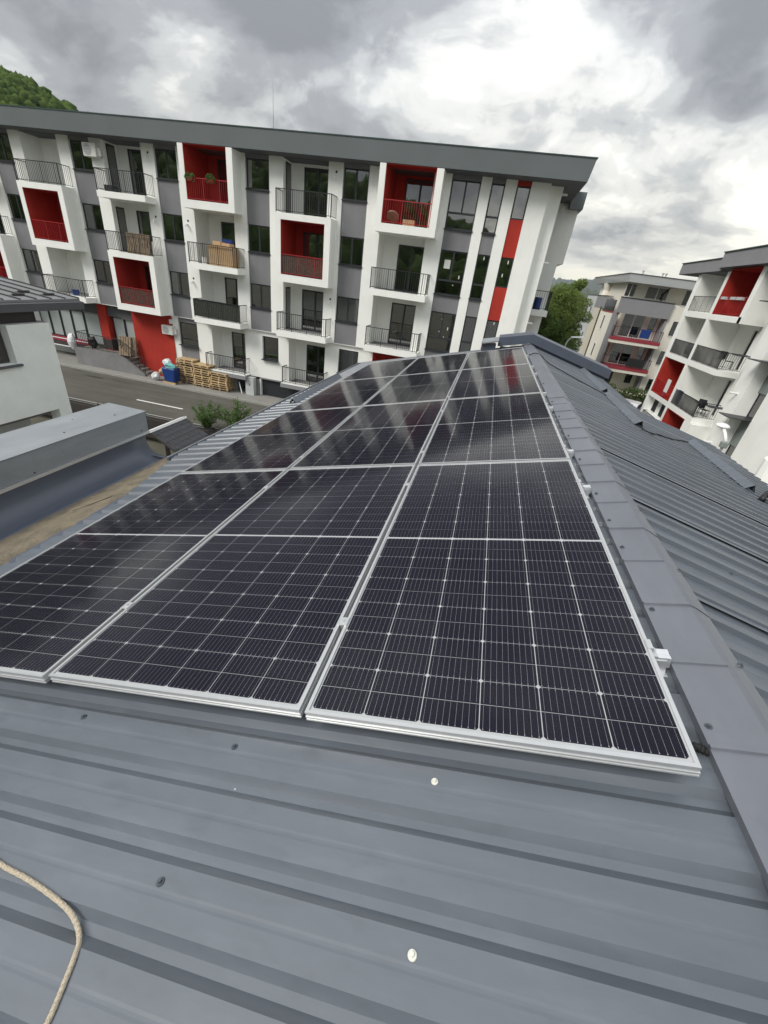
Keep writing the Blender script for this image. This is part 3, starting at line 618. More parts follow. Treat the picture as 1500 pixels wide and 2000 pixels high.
def railing(F, par, s0, s1, d1, z, h=1.0, mt='black', sides=(1, 1), d0=0.0, gap=.115, infill=None):
    b = F.mb(); r = .018
    b.box(s0, s1, d1 - .03, d1 + .012, z + h - .035, z + h); b.box(s0, s1, d1 - .022, d1 + .002, z + .07, z + .095)
    n = int((s1 - s0) / gap)
    for i in range(n + 1):
        x = s0 + (s1 - s0) * i / n; t = .007 if i % 8 else .018
        b.box(x - t, x + t, d1 - .018, d1 - .004, z + (.03 if i % 8 == 0 else .09), z + h - .03)
    for k, x in ((0, s0), (1, s1)):
        if not sides[k]: continue
        b.box(x - .018, x + .018, d0, d1 - .03, z + h - .035, z + h); b.box(x - .012, x + .012, d0, d1 - .03, z + .07, z + .095)
        m_ = max(2, int((d1 - d0) / gap))
        for i in range(m_):
            y = d0 + (d1 - d0) * (i + .2) / m_; b.box(x - .006, x + .006, y - .007, y + .007, z + .09, z + h - .03)
        b.box(x - .018, x + .018, d1 - .034, d1 + .004, z, z + h)
    o = b.build('railing', mt, par)
    if infill: F.box('infill_net', infill, o, s0 + .02, s1 - .02, d1 - .05, d1 - .032, z + .08, z + h - .04)
    return o

# ================================================================ BUILDING A
FY = 24.57
BA = Vector((-15, 30, GZ)); FA = Fac((0, FY), '-Y', BA)
ba = empty('apartment_building', BA, 'long white and grey apartment building with red framed balconies across the street', 'building')
def fa(name, ms, *b, **k): return FA.box(name, ms, ba, *b, **k)
PER = 5.47; XB = lambda k: -9.86 + PER * (k - 3)
FLZ = [-1.95, .95, 3.85]
TOP = 6.42
fa('core_wall', 'white', -46, 4.28, -11.5, -1.9, GZ, TOP)
# fascia and flat roof
b = FA.mb(); b.hexa([(-46, -13, 6.29), (5.10, -13, 6.29), (5.10, .86, 6.29), (-46, .86, 6.29), (-46, -13, 7.10), (5.22, -13, 7.10), (5.22, .90, 7.10), (-46, .90, 7.10)]); b.build('fascia', 'fascia', ba)
fa('soffit', 'soffit', -46, 5.06, -12.9, .82, 6.270, 6.288)
fa('roof_edge_trim', 'trim', -46, 5.25, .86, .925, 7.095, 7.135); fa('roof_edge_trim', 'trim', 5.19, 5.25, -13, .858, 7.095, 7.135)
for x, y_, h in ((-15.95, 1.5, .38), (-4.85, 1.5, .42), (-27.2, 1.5, .35), (-24.6, 1.5, .12), (-20.0, 1.5, .12)):
    b = FA.mb(); b.cyl((x, -y_, 7.1), (x, -y_, 7.1 + h * .75), .055, 10); b.cyl((x, -y_, 7.1 + h * .75), (x, -y_, 7.1 + h), .085, 10); b.build('roof_vent', 'cab', ba)
b = FA.mb(); b.cyl((-11.12, -1.5, 7.1), (-11.12, -1.5, 8.2), .022, 6); b.cyl((-11.12, -1.5, 8.2), (-11.12, -1.5, 9.4), .012, 5); b.build('antenna_mast', 'skin', ba)
def ptubes(x, z):
    b = FA.mb(); b.cyl((x, -.02, z + .13), (x, .012, z + .13), .055, 10); b.build('vent_hole', 'black', ba)
    b = FA.mb(); b.tube([(x - .05, -.02, z - .05), (x - .05, .13, z - .05), (x - .05, .17, z - .10), (x - .05, .17, z - .16)], .045, 8); b.build('flue_pipe', 'pvc', ba)
REDF = {-2: 2, -1: 0, 0: 1, 1: 0, 2: 2, 3: 1, 4: 2}
for k in range(-2, 5):
    xb = XB(k)
    for s0, s1 in ((xb - .78, xb + .02), (xb + 2.52, xb + 3.31)):
        fa('pier', 'white', s0, s1, -1.33, 0, -2.25, TOP)
    g0, g1 = xb + 3.31, xb + 4.69
    # grey strip
    if k < 4:
        fa('strip_backing', 'dark', g0 + .002, g1 - .002, -1.33, -.45, -2.24, TOP)
        zs = [(-2.25, -1.0), (.30, 1.88), (3.20, 4.78), (6.10, TOP)]
        for z0, z1 in zs: fa('spandrel_panel', 'grey', g0, g1, -.44, -.05, z0, z1)
        for fi, (z0, z1) in enumerate(((-1.0, .30), (1.88, 3.20), (4.78, 6.10))):
            bk = {(-1, 1): 'curtain', (0, 2): 'dark', (1, 1): 'blind', (1, 0): 'blind', (2, 1): 'curtain', (2, 0): 'curtain', (3, 1): 'dark', (0, 0): 'curtain', (0, 1): 'curtain'}.get((k, fi), 'dark')
            window(FA, ba, g0 + .03, g1 - .02, z0 + .02, z1 - .01, d=-.10, mull=0 if (k, fi) in ((2, 2),) else 1, back=bk, sill='frame', backs=.28)
    odd = k % 2 != 0
    bd = -1.08 if odd else -1.30
    for fi in range(3):
        z = FLZ[fi]; red = REDF[k] == fi; wm = 'red' if red else 'white'
        ztop = 6.27 if fi == 2 else FLZ[fi + 1] - .30
        # slab, back wall pieces round the door
        fa('balcony_slab', 'white', xb - .04, xb + 3.08, 0.002, .85, z - .30, z)
        fa('loggia_floor', 'conc', xb + .02, xb + 2.52, -1.31, 0, z - .28, z - .004)
        if fi < 2: pass
        dx0, dx1, dz1 = (xb + .85, xb + 2.46, z + 2.28) if not odd else (xb + .72, xb + 2.46, z + 2.28)
        if k == 0: dx0 = xb + 1.25
        if (k, fi) in ((1, 1), (1, 0)): pass
        ws = [(xb + .02, dx0, z, ztop), (dx1, xb + 2.52, z, ztop), (dx0, dx1, dz1, ztop)]
        bw = FA.mb()
        for s0, s1, z0, z1 in ws: bw.box(s0, s1, bd - .10, bd, z0, z1)
        bw.build('loggia_wall', wm, ba)
        low = (k, fi) == (1, 1)
        if low: fa('loggia_wall', wm, dx0, dx1, bd - .10, bd, z, z + .75)
        window(FA, ba, dx0 + .005, dx1 - .005, z + (.76 if low else .02), dz1 - .005, d=bd - .03, mull=1 if k != 3 else (1 if fi else 1), back='curtain' if (k, fi) in ((3, 1), (0, 0)) else 'dark', fw=.07, backs=.25 if False else .12)
        if odd:      # narrow door on the side wall, seen at a slant
            b = FA.mb(); b.box(xb + .02, xb + .05, -.92, -.30, z + .02, z + 2.30); o = b.build('side_door', 'frame', ba)
            FA.box('pane', 'glass', o, xb + .051, xb + .056, -.86, -.36, z + .10, z + 2.22)
        fa('loggia_ceiling', 'soffit' if fi == 2 else wm, xb + .02, xb + 2.52, -1.31, -.002, ztop - .02, ztop - .001)
        if red:
            zt = ztop
            fa('balcony_frame', 'white', xb - .04, xb + .27, .002, .849, z + .002, zt); fa('balcony_frame', 'white', xb + 2.74, xb + 3.08, .002, .849, z + .002, zt)
            fa('parapet_strip', 'white', xb + .272, xb + 2.738, .60, .849, z + .002, z + .07)
            fa('red_lining', 'red', xb + .272, xb + .292, -1.29, .83, z + .072, zt - .021); fa('red_lining', 'red', xb + 2.718, xb + 2.738, .004, .83, z + .072, zt - .021)
            fa('red_lining', 'red', xb + .272, xb + 2.738, -.0, .83, zt - .02, zt - .001); fa('red_lining', 'red', xb + .293, xb + 2.716, -1.0, .59, z + .001, z + .02)
            fa('red_lining', 'red', xb + 2.50, xb + 2.519, -1.07, -.003, z + .02, zt - .021)
            railing(FA, ba, xb + .30, xb + 2.71, .80, z + .06, 1.0, 'redm', (0, 0), infill='camo' if (k, fi) in ((1, 0), (3, 1)) else None)
        else:
            railing(FA, ba, xb - .0, xb + 3.04, .82, z, 1.02, 'black', (1, 1), infill='camo' if (k, fi) == (2, 0) else None)
    if k >= 0:
        for z in (5.75, 2.85, -.05):
            if odd: ptubes(xb + 2.95, z)
            elif k == 2: ptubes(xb - .42, z)
    # overhang underside between ground floor and first floor
fa('overhang_soffit', 'white', -46, -1.08, -.60, -.002, -2.27, -2.2505)
# ---- right-hand part with tall window strips
for s0, s1 in ((.43, .92), (1.58, 2.12), (2.78, 3.66)): fa('pier', 'white', s0, s1, -1.33, 0, -6.4, TOP)
fa('pier', 'white', -1.08, -1.0, -1.33, 0, -2.25, TOP)
fa('strip_backing', 'dark', -.998, .428, -1.33, -.6, -5, TOP); fa('strip_backing', 'dark', .922, 1.578, -1.33, -.6, -5, TOP); fa('strip_backing', 'dark', 2.122, 2.778, -1.33, -.6, -5, TOP)
for s0, s1 in ((-1.0, .43), (.92, 1.58)):
    for z0, z1 in ((6.08, TOP), (3.17, 4.08), (.27, 1.13), (-2.6, -1.73)): fa('spandrel_panel', 'grey', s0, s1, -.59, -.05, z0, z1)
    for i, (z0, z1) in enumerate(((4.08, 6.08), (1.13, 3.17), (-1.73, .27), (-4.6, -2.6))):
        window(FA, ba, s0 + .01, s1 - .01, z0 + .01, z1 - .01, d=-.10, mull=1 if s1 - s0 > 1 else 0, transom=z0 + .68, sill='frame' if i < 3 else None, backs=.45)
for z0, z1, c_ in ((6.08, TOP, 'red'), (3.17, 4.76, 'red'), (.25, 1.83, 'red'), (-2.6, -1.05, 'red')): fa('spandrel_panel', c_, 2.12, 2.78, -.59, -.05, z0, z1)
for z0, z1 in ((4.76, 6.08), (1.83, 3.17), (-1.05, .25), (-4.5, -2.6)): window(FA, ba, 2.13, 2.77, z0 + .01, z1 - .01, d=-.10, mull=0, backs=.45)
fa('notice', 'text', -.72, -.40, -.128, -.126, 2.35, 2.75)
for x, z in ((-.3, 3.0), (.15, 1.95), (-.1, 1.6), (1.25, 2.95), (2.5, 2.9), (-.35, -.1), (.05, -.6), (-.4, -.75), (2.5, .05), (2.35, 2.3), (-.1, -1.0)): fa('protective_sticker', 'text', x, x + .05, -.1285, -.1265, z, z + .05 + .1 * (x > 0))
# gable side: recess, boxes and balconies
fa('gable_wall', 'white', 3.66, 4.28, -11.5, -.45, GZ, TOP)
fa('gable_box', 'white', 4.28, 5.66, -8.2, -4.43, 3.45, 6.27); fa('gable_fascia', 'fascia', 5.10, 5.80, -12, -3.9, 6.0, 6.75)
fa('gable_wing', 'white', 4.28, 5.34, -8.2, -4.43, -6.4, 3.45)
fa('balcony_slab', 'white', 4.28, 5.42, -4.43, -3.0, .66, .98); railing(FA, ba, 4.35, 5.38, -3.04, .98, 1.0, 'black', (0, 1), d0=-4.4)
for z in (6.05, 3.2, .33):
    b = FA.mb(); b.cyl((4.28, -.85, z), (4.56, -.85, z), .05, 8); b.build('overflow_pipe', 'pvc', ba)
# ---- ground floor
G0, G1 = -5.15, -2.27
fa('ground_wall', 'white', -46, -29.0, -1.32, -.2, G0, G1)
# loggia bays at ground floor of bays 2, 3 and 4, with a plain window between
def ground_loggia(x0, x1, red=False):
    fa('ground_balcony_slab', 'greyb', x0 - .25, x1 + .30, -.15, .55, G0 - .18, G0 + .05); fa('slab_edge', 'white', x0 - .2, x1 + .25, -.1, .50, G0 + .051, G0 + .10)
    fa('loggia_floor', 'conc', x0, x1, -1.31, -.151, G0 - .1, G0 + .05)
    dx0, dx1 = x0 + .75, x1 - .05
    b = FA.mb(); b.box(x0, dx0, -1.31, -1.2, G0, G1); b.box(dx0, dx1, -1.31, -1.2, G0 + 2.35, G1); b.box(dx1, x1, -1.31, -1.2, G0, G1); b.build('loggia_wall', 'red' if red else 'white', ba)
    window(FA, ba, dx0, dx1, G0 + .06, G0 + 2.35, d=-1.24, mull=1, fw=.07, backs=.06)
    railing(FA, ba, x0 - .15, x1 + .22, .48, G0 + .10, 1.0, 'black', (1, 1), d0=-.15)
ground_loggia(-14.9, -12.55); ground_loggia(-9.55, -7.15); ground_loggia(-4.1, -1.7, True)
for s0, s1 in ((-17.75, -17.30), (-15.95, -14.9), (-12.55, -11.35), (-10.25, -9.55), (-7.15, -6.26), (-5.0, -4.1), (-1.7, .43)):
    fa('ground_pier', 'white', s0, s1, -1.32, -.15, G0, G1)
fa('ground_pier', 'red', -4.1, -4.05, -1.0, -.14, G0, G1)
for s0, s1 in ((-11.35, -10.25), (-6.26, -5.0)):
    fa('ground_wall', 'white', s0, s1, -1.32, -.15, G0, -3.95); fa('ground_wall', 'white', s0, s1, -1.32, -.15, -2.55, G1)
    window(FA, ba, s0 + .03, s1 - .03, -3.93, -2.57, d=-.28, mull=0, sill='frame', backs=.4)
fa('spandrel_panel', 'grey', -17.30, -15.95, -1.32, -.18, G0 - .2, -3.95); fa('spandrel_panel', 'grey', -17.30, -15.95, -1.32, -.18, -2.55, G1)
window(FA, ba, -17.26, -15.98, -3.93, -2.57, d=-.22, mull=0, transom=-3.55, back='dark', sill='frame', backs=.3)
# red wall, red pillar and shop front
fa('red_wall', 'red', -20.75, -17.75, -1.32, -.10, GZ, G1)
b = FA.mb(); b.box(-23.62, -22.95, -.95, -.30, GZ, G1); b.build('red_pillar', 'red', ba)
fa('pillar_base', 'brown', -23.63, -22.94, -.96, -.29, -5.2, -4.55)
fa('shop_ceiling_band', 'soffit', -29.0, -20.75, -1.25, -.45, -3.02, G1)
for i, (x0, x1) in enumerate(((-29.0, -28.15), (-28.15, -27.2), (-27.2, -26.25), (-26.25, -25.2), (-25.2, -23.9), (-22.85, -21.9), (-21.9, -20.8))):
    z0 = -4.95 if x1 < -26 else -5.1
    window(FA, ba, x0 + .02, x1 - .02, z0, -3.04, d=-.62, mull=0, glass='frost', back=None, fw=.06)
fa('white_head_rail', 'pvc', -25.1, -23.9, -.60, -.55, -3.06, -3.01); fa('white_head_rail', 'pvc', -22.0, -20.85, -.60, -.55, -3.08, -3.03)
fa('shop_plinth', 'dred', -29.0, -25.2, -.85, -.50, -5.28, -4.97); fa('shop_stripe', 'pvc', -29.0, -25.2, -.5, -.47, -5.12, -5.06); fa('shop_sill', 'brown', -29.0, -25.2, -.85, -.42, -5.55, -5.30); fa('shop_stripe', 'pvc', -29.0, -25.2, -.42, -.38, -5.60, -5.54)
# basement band, dark opening, garage doors
BZ = G0 - .18
fa('basement_band', 'greyb', -17.3, -13.3, -1.32, -.16, GZ, BZ)
fa('basement_band', 'greyb', -12.72, -11.55, -1.32, -.16, GZ, BZ); fa('basement_band', 'greyb', -7.9, 2.7, -1.32, -.16, GZ, BZ)
fa('basement_band', 'greyb', -13.3, -12.72, -1.32, -.16, -5.30, BZ + .003) if False else None
fa('basement_lintel', 'greyb', -11.55, -7.9, -1.32, -.155, -5.24, G0 + .002)
fa('cellar_opening', 'dark', -13.3, -12.72, -1.32, -1.0, GZ, BZ)
gd = FA.mb(); o = FA.box('garage_door', 'frame', ba, -11.55, -7.9, -.40, -.36, GZ, -5.24)
for i in range(11): FA.box('slat', 'frame', o, -11.5, -7.95, -.36, -.335, GZ + .13 + i * .10, GZ + .13 + i * .10 + .085)
fa('garage_reveal', 'white', -11.60, -11.54, -.36, -.14, GZ, -5.24)
# ---- things about the building: terrace, stairs, handrail
tr = empty('shop_terrace', (-22, 24, GZ), 'grey concrete terrace and stairs with black railing before the shop', 'terrace')
FT = Fac((0, FY), '-Y', Vector((-22, 24, GZ)))
b = FT.mb(); b.box(-25.1, -21.35, -.55, .55, GZ, -5.26); b.build('deck', 'paving', tr)
b = FT.mb(); b.hexa([(-25.15, .55, GZ), (-19.65, .55, GZ), (-19.65, .72, GZ), (-25.15, .72, GZ), (-25.15, .55, -5.20), (-21.3, .55, -5.20), (-21.3, .72, -5.20), (-25.15, .72, -5.20)]) if False else None
b.box(-25.15, -21.35, .552, .72, GZ, -5.20); b.prism([(-21.348, GZ), (-19.75, GZ), (-19.75, -6.22), (-21.348, -5.22)], .552, .72); b.build('retaining_wall', 'conc', tr)
for i in range(6): FT.box('step', 'paving', tr, -21.345 + i * .33, -21.015 + i * .33 + .02, -.80, .55, GZ, -5.27 - (i + .85) * .165)
b = FT.mb()
for (x0, z0, x1, z1) in ((-24.9, -5.2, -21.35, -5.2), (-21.35, -5.2, -19.72, -6.22)):
    n = int((x1 - x0) / .13)
    b.tube([(x0, .64, z0 + 1.0), (x1, .64, z1 + 1.0)], .022, 6); b.tube([(x0, .64, z0 + .10), (x1, .64, z1 + .10)], .014, 6)
    for i in range(n + 1):
        t = i / n; r_ = .020 if i in (0, n) or i % 9 == 0 else .009
        b.cyl((x0 + (x1 - x0) * t, .64, z0 + (z1 - z0) * t), (x0 + (x1 - x0) * t, .64, z0 + (z1 - z0) * t + 1.0), r_, 5)
for x0 in (-24.9,):
    for i in range(9): b.cyl((x0, .64 - i * .13, -5.2), (x0, .64 - i * .13, -4.2), .010, 5)
    b.tube([(x0, .64, -4.2), (x0, -.45, -4.2)], .022, 6)
b.build('railing', 'black', tr)
# small things
def thing(name, mb, mt, label, cat, group=None, **k): return tag(mb.build(name, mt, **k), label, cat, group)
def fbx(*b_):
    m_ = MB(lambda p: (p[0], FY - p[1], p[2])); m_.box(*b_); return m_
def ac(x, z, d, label, w_=.78, h=.55, wide=.30):
    r = empty('air_conditioner', (x + w_ / 2, FY - d, z), label, 'air conditioner', 'wall air conditioners')
    T_ = lambda p: (p[0] - w_ / 2, -(p[1]), p[2])
    b = MB(T_); b.box(0, w_, 0, wide, 0, h); b.build('casing', 'acw', r, bevel=.02)
    b = MB(T_); b.cyl((w_ * .38, wide + .001, h * .5), (w_ * .38, wide + .012, h * .5), h * .40, 18); b.build('fan_grille', 'skin', r)
    b = MB(T_); 
    for i in range(4): b.box(w_ * .10, w_ * .66, wide + .013, wide + .018, h * (.2 + i * .2) - .006, h * (.2 + i * .2) + .006)
    b.build('grille_bar', 'acw', r)
    b = MB(T_); b.box(w_ + .001, w_ + .18, .02, wide * .6, h * .12, h * .7); b.build('pipe_cover', 'acw', r)
ac(-21.75, 5.38, .02, 'white air conditioner high on the pier under the roof fascia', .85, .62, .33)
ac(-18.35, -3.42, -.10, 'white air conditioner on the red ground floor wall', .8, .55)
thing('junction_box', fbx(-17.85, -17.68, -.10, .02, -2.75, -2.5), 'pvc', 'small white box above the lower air conditioner', 'junction box')
# pallets
def pallet():
    b = MB(); w_, l_ = .80, 1.20
    for i in range(5): x = -w_ / 2 + i * .1675; b.box(x, x + .13, -l_ / 2, l_ / 2, .122, .144)
    for i in range(3): y_ = -l_ / 2 + i * .55; b.box(-w_ / 2, w_ / 2, y_, y_ + .10, .100, .121)
    for i in range(3):
        for j in range(3): b.box(-w_ / 2 + i * .35, -w_ / 2 + i * .35 + .10, -l_ / 2 + j * .55, -l_ / 2 + j * .55 + .10, .023, .0995)
    for i in range(3): b.box(-w_ / 2 + i * .35, -w_ / 2 + i * .35 + .10, -l_ / 2, l_ / 2, .0, .022)
    return b.build('pallet', 'pine')
p0 = pallet(); PMESH = p0.data; p0b = p0.data.copy(); p0b.materials[0] = M['oldpine']; first = True
STK = [(-16.68, 24.40, 11, 'tall stack behind the blue bin'), (-15.38, 24.30, 10, 'middle stack between the other two'), (-14.10, 24.26, 8, 'lowest stack beside the cellar opening')]
for x, y_, n, nm in STK:
    for i in range(n):
        o = p0 if first else inst(p0, None)
        first = False
        o.data = p0b if rng.random() < .3 else PMESH
        o.location = (x + rng.uniform(-.03, .03), y_ + rng.uniform(-.05, .05), GZ + .121 + i * .1445); o.rotation_euler = (0, 0, rng.uniform(-.06, .06) + math.pi / 2 + (math.pi if i % 2 else 0))
        tag(o, ('topmost wooden pallet of the ' if i == n - 1 else 'bottom wooden pallet of the ' if i == 0 else 'wooden pallet in the middle of the ') + nm, 'pallet', 'wooden pallets stacked on the pavement')
o = inst(p0, None, (-20.95, 24.35, -4.62), (math.radians(78), 0, .3)); tag(o, 'pale wooden pallet leaning beside the red wall on the terrace', 'pallet', 'wooden pallets on the terrace')
o = inst(p0, None, (-21.15, 24.15, -4.62), (math.radians(75), 0, .2)); tag(o, 'front wooden pallet leaning against another behind the stair railing', 'pallet', 'wooden pallets on the terrace')
# blue bin with sacks, white bags, cabinet
bb = empty('blue_bin', (-17.45, 23.62, GZ + .12), 'dark blue plastic bin standing on a pallet base before the pallet stacks', 'bin')
b = MB(); b.hexa([(-.36, -.28, .12), (.36, -.28, .12), (.36, .28, .12), (-.36, .28, .12), (-.50, -.31, 1.0), (.50, -.31, 1.0), (.50, .31, 1.0), (-.50, .31, 1.0)]); b.build('body', 'blue', bb, bevel=.04)
b = MB(); b.box(-.45, .45, -.32, -.22, 0, .11); b.box(-.45, .45, .2, .3, 0, .11); b.build('skid', 'pine', bb)
def blob(name, c, r, mt, label, cat, seed, parent=None, sub=2):
    b = bmesh.new(); bmesh.ops.create_icosphere(b, subdivisions=sub, radius=1); rr = np.random.default_rng(seed)
    for v in b.verts:
        k_ = 1 + rr.normal(0, .10); v.co = Vector((v.co.x * r[0] * k_, v.co.y * r[1] * k_, v.co.z * r[2] * k_))
    me = bpy.data.meshes.new(name); b.to_mesh(me); b.free(); me.materials.append(M[mt]); o = bpy.data.objects.new(name, me); C.objects.link(o); o.location = c
    if parent: o.parent = parent
    else: tag(o, label, cat)
    return o
blob('sack', (-17.40, 23.55, GZ + 1.24), (.40, .30, .20), 'cyan', 'turquoise sack lying on top of the blue bin', 'sack', 1)
blob('sack', (-17.80, 23.8, GZ + 1.38), (.28, .25, .24), 'bag', 'white sack behind the turquoise sack on the bin', 'sack', 2)
blob('bag', (-18.65, 23.6, GZ + .40), (.28, .25, .28), 'bag', 'white rubbish bag between the stairs and the blue bin', 'bag', 3)
blob('bag', (-18.25, 23.75, GZ + .72), (.22, .2, .2), 'card', 'brown paper bag on the white rubbish bag', 'bag', 4)
blob('bag', (-25.35, 23.95, -4.9), (.28, .25, .55), 'bag', 'white plastic sack at the corner of the terrace railing', 'bag', 5)
blob('bag', (-24.3, 24.6, -4.85), (.3, .25, .38), 'rubber', 'black rubbish sack behind the terrace railing', 'bag', 6)
cbn = empty('electric_cabinet', (-12.12, 24.45, GZ + .12), 'grey white electric cabinet beside the garage door', 'cabinet')
b = MB(); b.box(-.29, .29, -.17, .17, 0, 1.12); b.build('body', 'cab', cbn); b = MB(); b.box(-.26, .26, -.183, -.171, .36, 1.06); b.build('door', 'cab', cbn); b = MB(); b.box(-.03, .03, -.187, -.184, .62, .74); b.build('badge', 'frame', cbn); b = MB(); b.box(-.30, .30, -.19, .19, 1.121, 1.15); b.build('lid', 'cab', cbn)
sh = MB().tube([(-12.65, 24.2, GZ + .14), (-12.95, 24.42, GZ + .8)], .03, 6); thing('pole', sh, 'pvc', 'short white pole leaning at the cellar opening', 'pole')
# balcony contents
def balc(k, fi): return XB(k), FLZ[fi]
x, z = balc(2, 1)
thing('cardboard_box', fbx(x + 1.2, x + 2.75, .05, .72, z, z + 1.02), 'card', 'large cardboard box behind the railing of the third bay balcony', 'box', bevel=.01)
thing('cardboard_box', fbx(x + 1.45, x + 1.95, .1, .6, z + 1.025, z + 1.22), 'card', 'small open carton on top of the large cardboard box', 'box')
thing('cardboard_box', fbx(x + 2.0, x + 2.5, .1, .6, z + 1.025, z + 1.17), 'card', 'flat carton at the right end on the large cardboard box', 'box')
thing('blue_crate', fbx(x + 1.7, x + 2.3, -.2, .07, z + 1.02, z + 1.38), 'blue', 'blue crate behind the cartons on the balcony', 'crate')
thing('bucket', MB(lambda p: (p[0], FY - p[1], p[2])).cyl((x + .75, .45, z), (x + .75, .45, z + .35), .13, 12, .16), 'pvc', 'white bucket beside the large cardboard box', 'bucket')
x, z = balc(1, 1)
o = inst(p0, None, (x + 1.72, FY - .60, z + .44), (math.radians(84), 0, 0)); tag(o, 'wooden pallet standing upright behind the second bay balcony railing', 'pallet')
o = inst(p0, None, (x + 2.45, FY - .58, z + .44), (math.radians(84), 0, 0)); tag(o, 'upright wooden pallet at the right end of the second bay balcony', 'pallet')
x, z = balc(0, 0)
thing('bucket', MB(lambda p: (p[0], FY - p[1], p[2])).cyl((x + 1.85, .3, z), (x + 1.85, .3, z + .34), .17, 12, .2), 'blue', 'blue bucket on the lowest left balcony', 'bucket')
thing('barrel', MB().cyl((4.75, 27.9, .98), (4.75, 27.9, 1.62), .22, 12), 'blue', 'blue barrel on the side balcony at the building end', 'barrel')
x, z = balc(1, 2)
thing('storage_box', fbx(x + .25, x + .75, .1, .55, z, z + .32), 'frame', 'dark storage box on the top balcony of the second bay', 'box')
x, z = balc(4, 2)
tb = MB(lambda p: (p[0], FY - p[1], p[2])); tb.cyl((x + .75, .40, z + .45), (x + .75, .46, z + .38), .32, 16); thing('round_table_top', tb, 'oldpine', 'round wooden table top propped behind the red railing', 'table top')
thing('cardboard_box', fbx(x + 1.3, x + 1.9, .1, .5, z + .02, z + .35), 'card', 'cardboard box on the red balcony at the right', 'box')
# ================================================================ foliage
def leafy(name, pts_fn, n, size, mt, parent=None, seed=1):
    r_ = np.random.default_rng(seed); P = pts_fn(n, r_); n = len(P)
    nrm = r_.normal(0, 1, (n, 3)); nrm[:, 2] = abs(nrm[:, 2]) + .3; nrm /= np.linalg.norm(nrm, axis=1)[:, None]
    t = np.cross(nrm, r_.normal(0, 1, (n, 3))); t /= np.linalg.norm(t, axis=1)[:, None]; bt = np.cross(nrm, t)
    sz = size * r_.uniform(.6, 1.3, (n, 1)); a = P - t * sz; c = P + t * sz; b = P + bt * sz * .5 + nrm * sz * .12; d = P - bt * sz * .5 + nrm * sz * .12
    V = np.stack([a, b, c, d], 1).reshape(-1, 3); me = bpy.data.meshes.new(name)
    me.vertices.add(4 * n); me.vertices.foreach_set('co', V.ravel()); me.loops.add(4 * n); me.loops.foreach_set('vertex_index', np.arange(4 * n)); me.polygons.add(n)
    me.polygons.foreach_set('loop_start', np.arange(n) * 4); me.polygons.foreach_set('loop_total', np.full(n, 4)); me.update(); me.validate()
    me.materials.append(M[mt]); o = bpy.data.objects.new(name, me); C.objects.link(o)
    if parent: o.parent = parent
    return o
def clumps(cs, up=.6):
    """leaves on the shells of many small clumps: cs = list of (center, radii)"""
    cs = [(np.array(c), np.array(r)) for c, r in cs]; wts = np.array([r.prod() ** (2 / 3) for c, r in cs]); wts /= wts.sum()
    def fn(n, r_):
        k = r_.choice(len(cs), n, p=wts); d = r_.normal(0, 1, (n, 3)); d /= np.linalg.norm(d, axis=1)[:, None]
        rad = r_.uniform(.35, 1, (n, 1)) ** .45
        return np.array([cs[i][0] for i in k]) + d * rad * np.array([cs[i][1] for i in k])
    return fn
for i_, (dx_, nm_) in enumerate(((.55, 'left'), (1.75, 'right'))):
    xx, zz = XB(2) + dx_, FLZ[2] + 1.0
    r_ = empty('potted_plant', (xx, FY - .80, zz), 'small %s green plant hanging over the red top balcony rail' % nm_, 'plant')
    b = MB(); b.box(-.16, .16, -.08, .08, -.12, .06); b.build('flower_box', 'redm', r_)
    leafy('foliage', clumps([((0, 0, .14), (.26, .14, .16)), ((.12, -.08, .02), (.2, .12, .2)), ((-.14, -.05, .05), (.16, .12, .18))]), 260, .05, 'leaf3', r_, 61 + i_)
def tree(name, x, y, h, rad, n, size, label, seed, mt='leaf', zb=GZ, trunk=.25, nclump=46, crown0=.25, flat=1.0):
    r_ = np.random.default_rng(seed); o = empty(name, (x, y, zb), label, 'tree')
    b = MB(); top = h * .8; pts = [(0, 0, 0), (r_.normal(0, .1), r_.normal(0, .1), top * .35), (r_.normal(0, .25), r_.normal(0, .25), top * .7), (0, 0, top)]
    b.tube(pts, [trunk, trunk * .8, trunk * .45, trunk * .12], 8)
    cs = []
    for i in range(nclump):
        zz = h * (crown0 + (1 - crown0) * r_.uniform(0, 1) ** .9); q = (zz / h - crown0) / (1 - crown0)
        rr = rad * math.sin(math.pi * min(1, .18 + .80 * q)) ** .6 * math.sqrt(r_.uniform(.05, 1)); t = r_.uniform(0, 6.283)
        c = (rr * math.cos(t), rr * math.sin(t) * flat, zz); s_ = rad * r_.uniform(.24, .42)
        cs.append((c, (s_ * 1.15, s_ * 1.15, s_ * .75)))
        if i % 3 == 0: b.tube([(0, 0, max(zz * .55, h * .15)), (c[0] * .5, c[1] * .5, zz * .8), c], [trunk * .3, trunk * .18, trunk * .05], 5)
    b.build('trunk', 'bark', o); leafy('crown', clumps(cs), n, size, mt, o, seed); return o
tree('willow_tree', 8.1, 44.5, 8.9, 2.6, 42000, .085, 'light green bushy tree seen between the two apartment buildings', 11, 'leaf', nclump=110, crown0=.12)
tree('broadleaf_tree', 5.8, 41.5, 7.4, 2.0, 14000, .12, 'darker tree behind the end of the long apartment building', 12, 'leaf2', nclump=60, crown0=.12)
tree('poplar_tree', 9.7, 46.5, 9.9, 1.5, 14000, .085, 'tall narrow tree rising against the cream building', 13, 'leaf', nclump=60, crown0=.25)
tree('broadleaf_tree', 7.4, 38.5, 6.3, 2.0, 14000, .11, 'dark low tree beside the street lamp', 14, 'leaf2', nclump=60, crown0=.05)
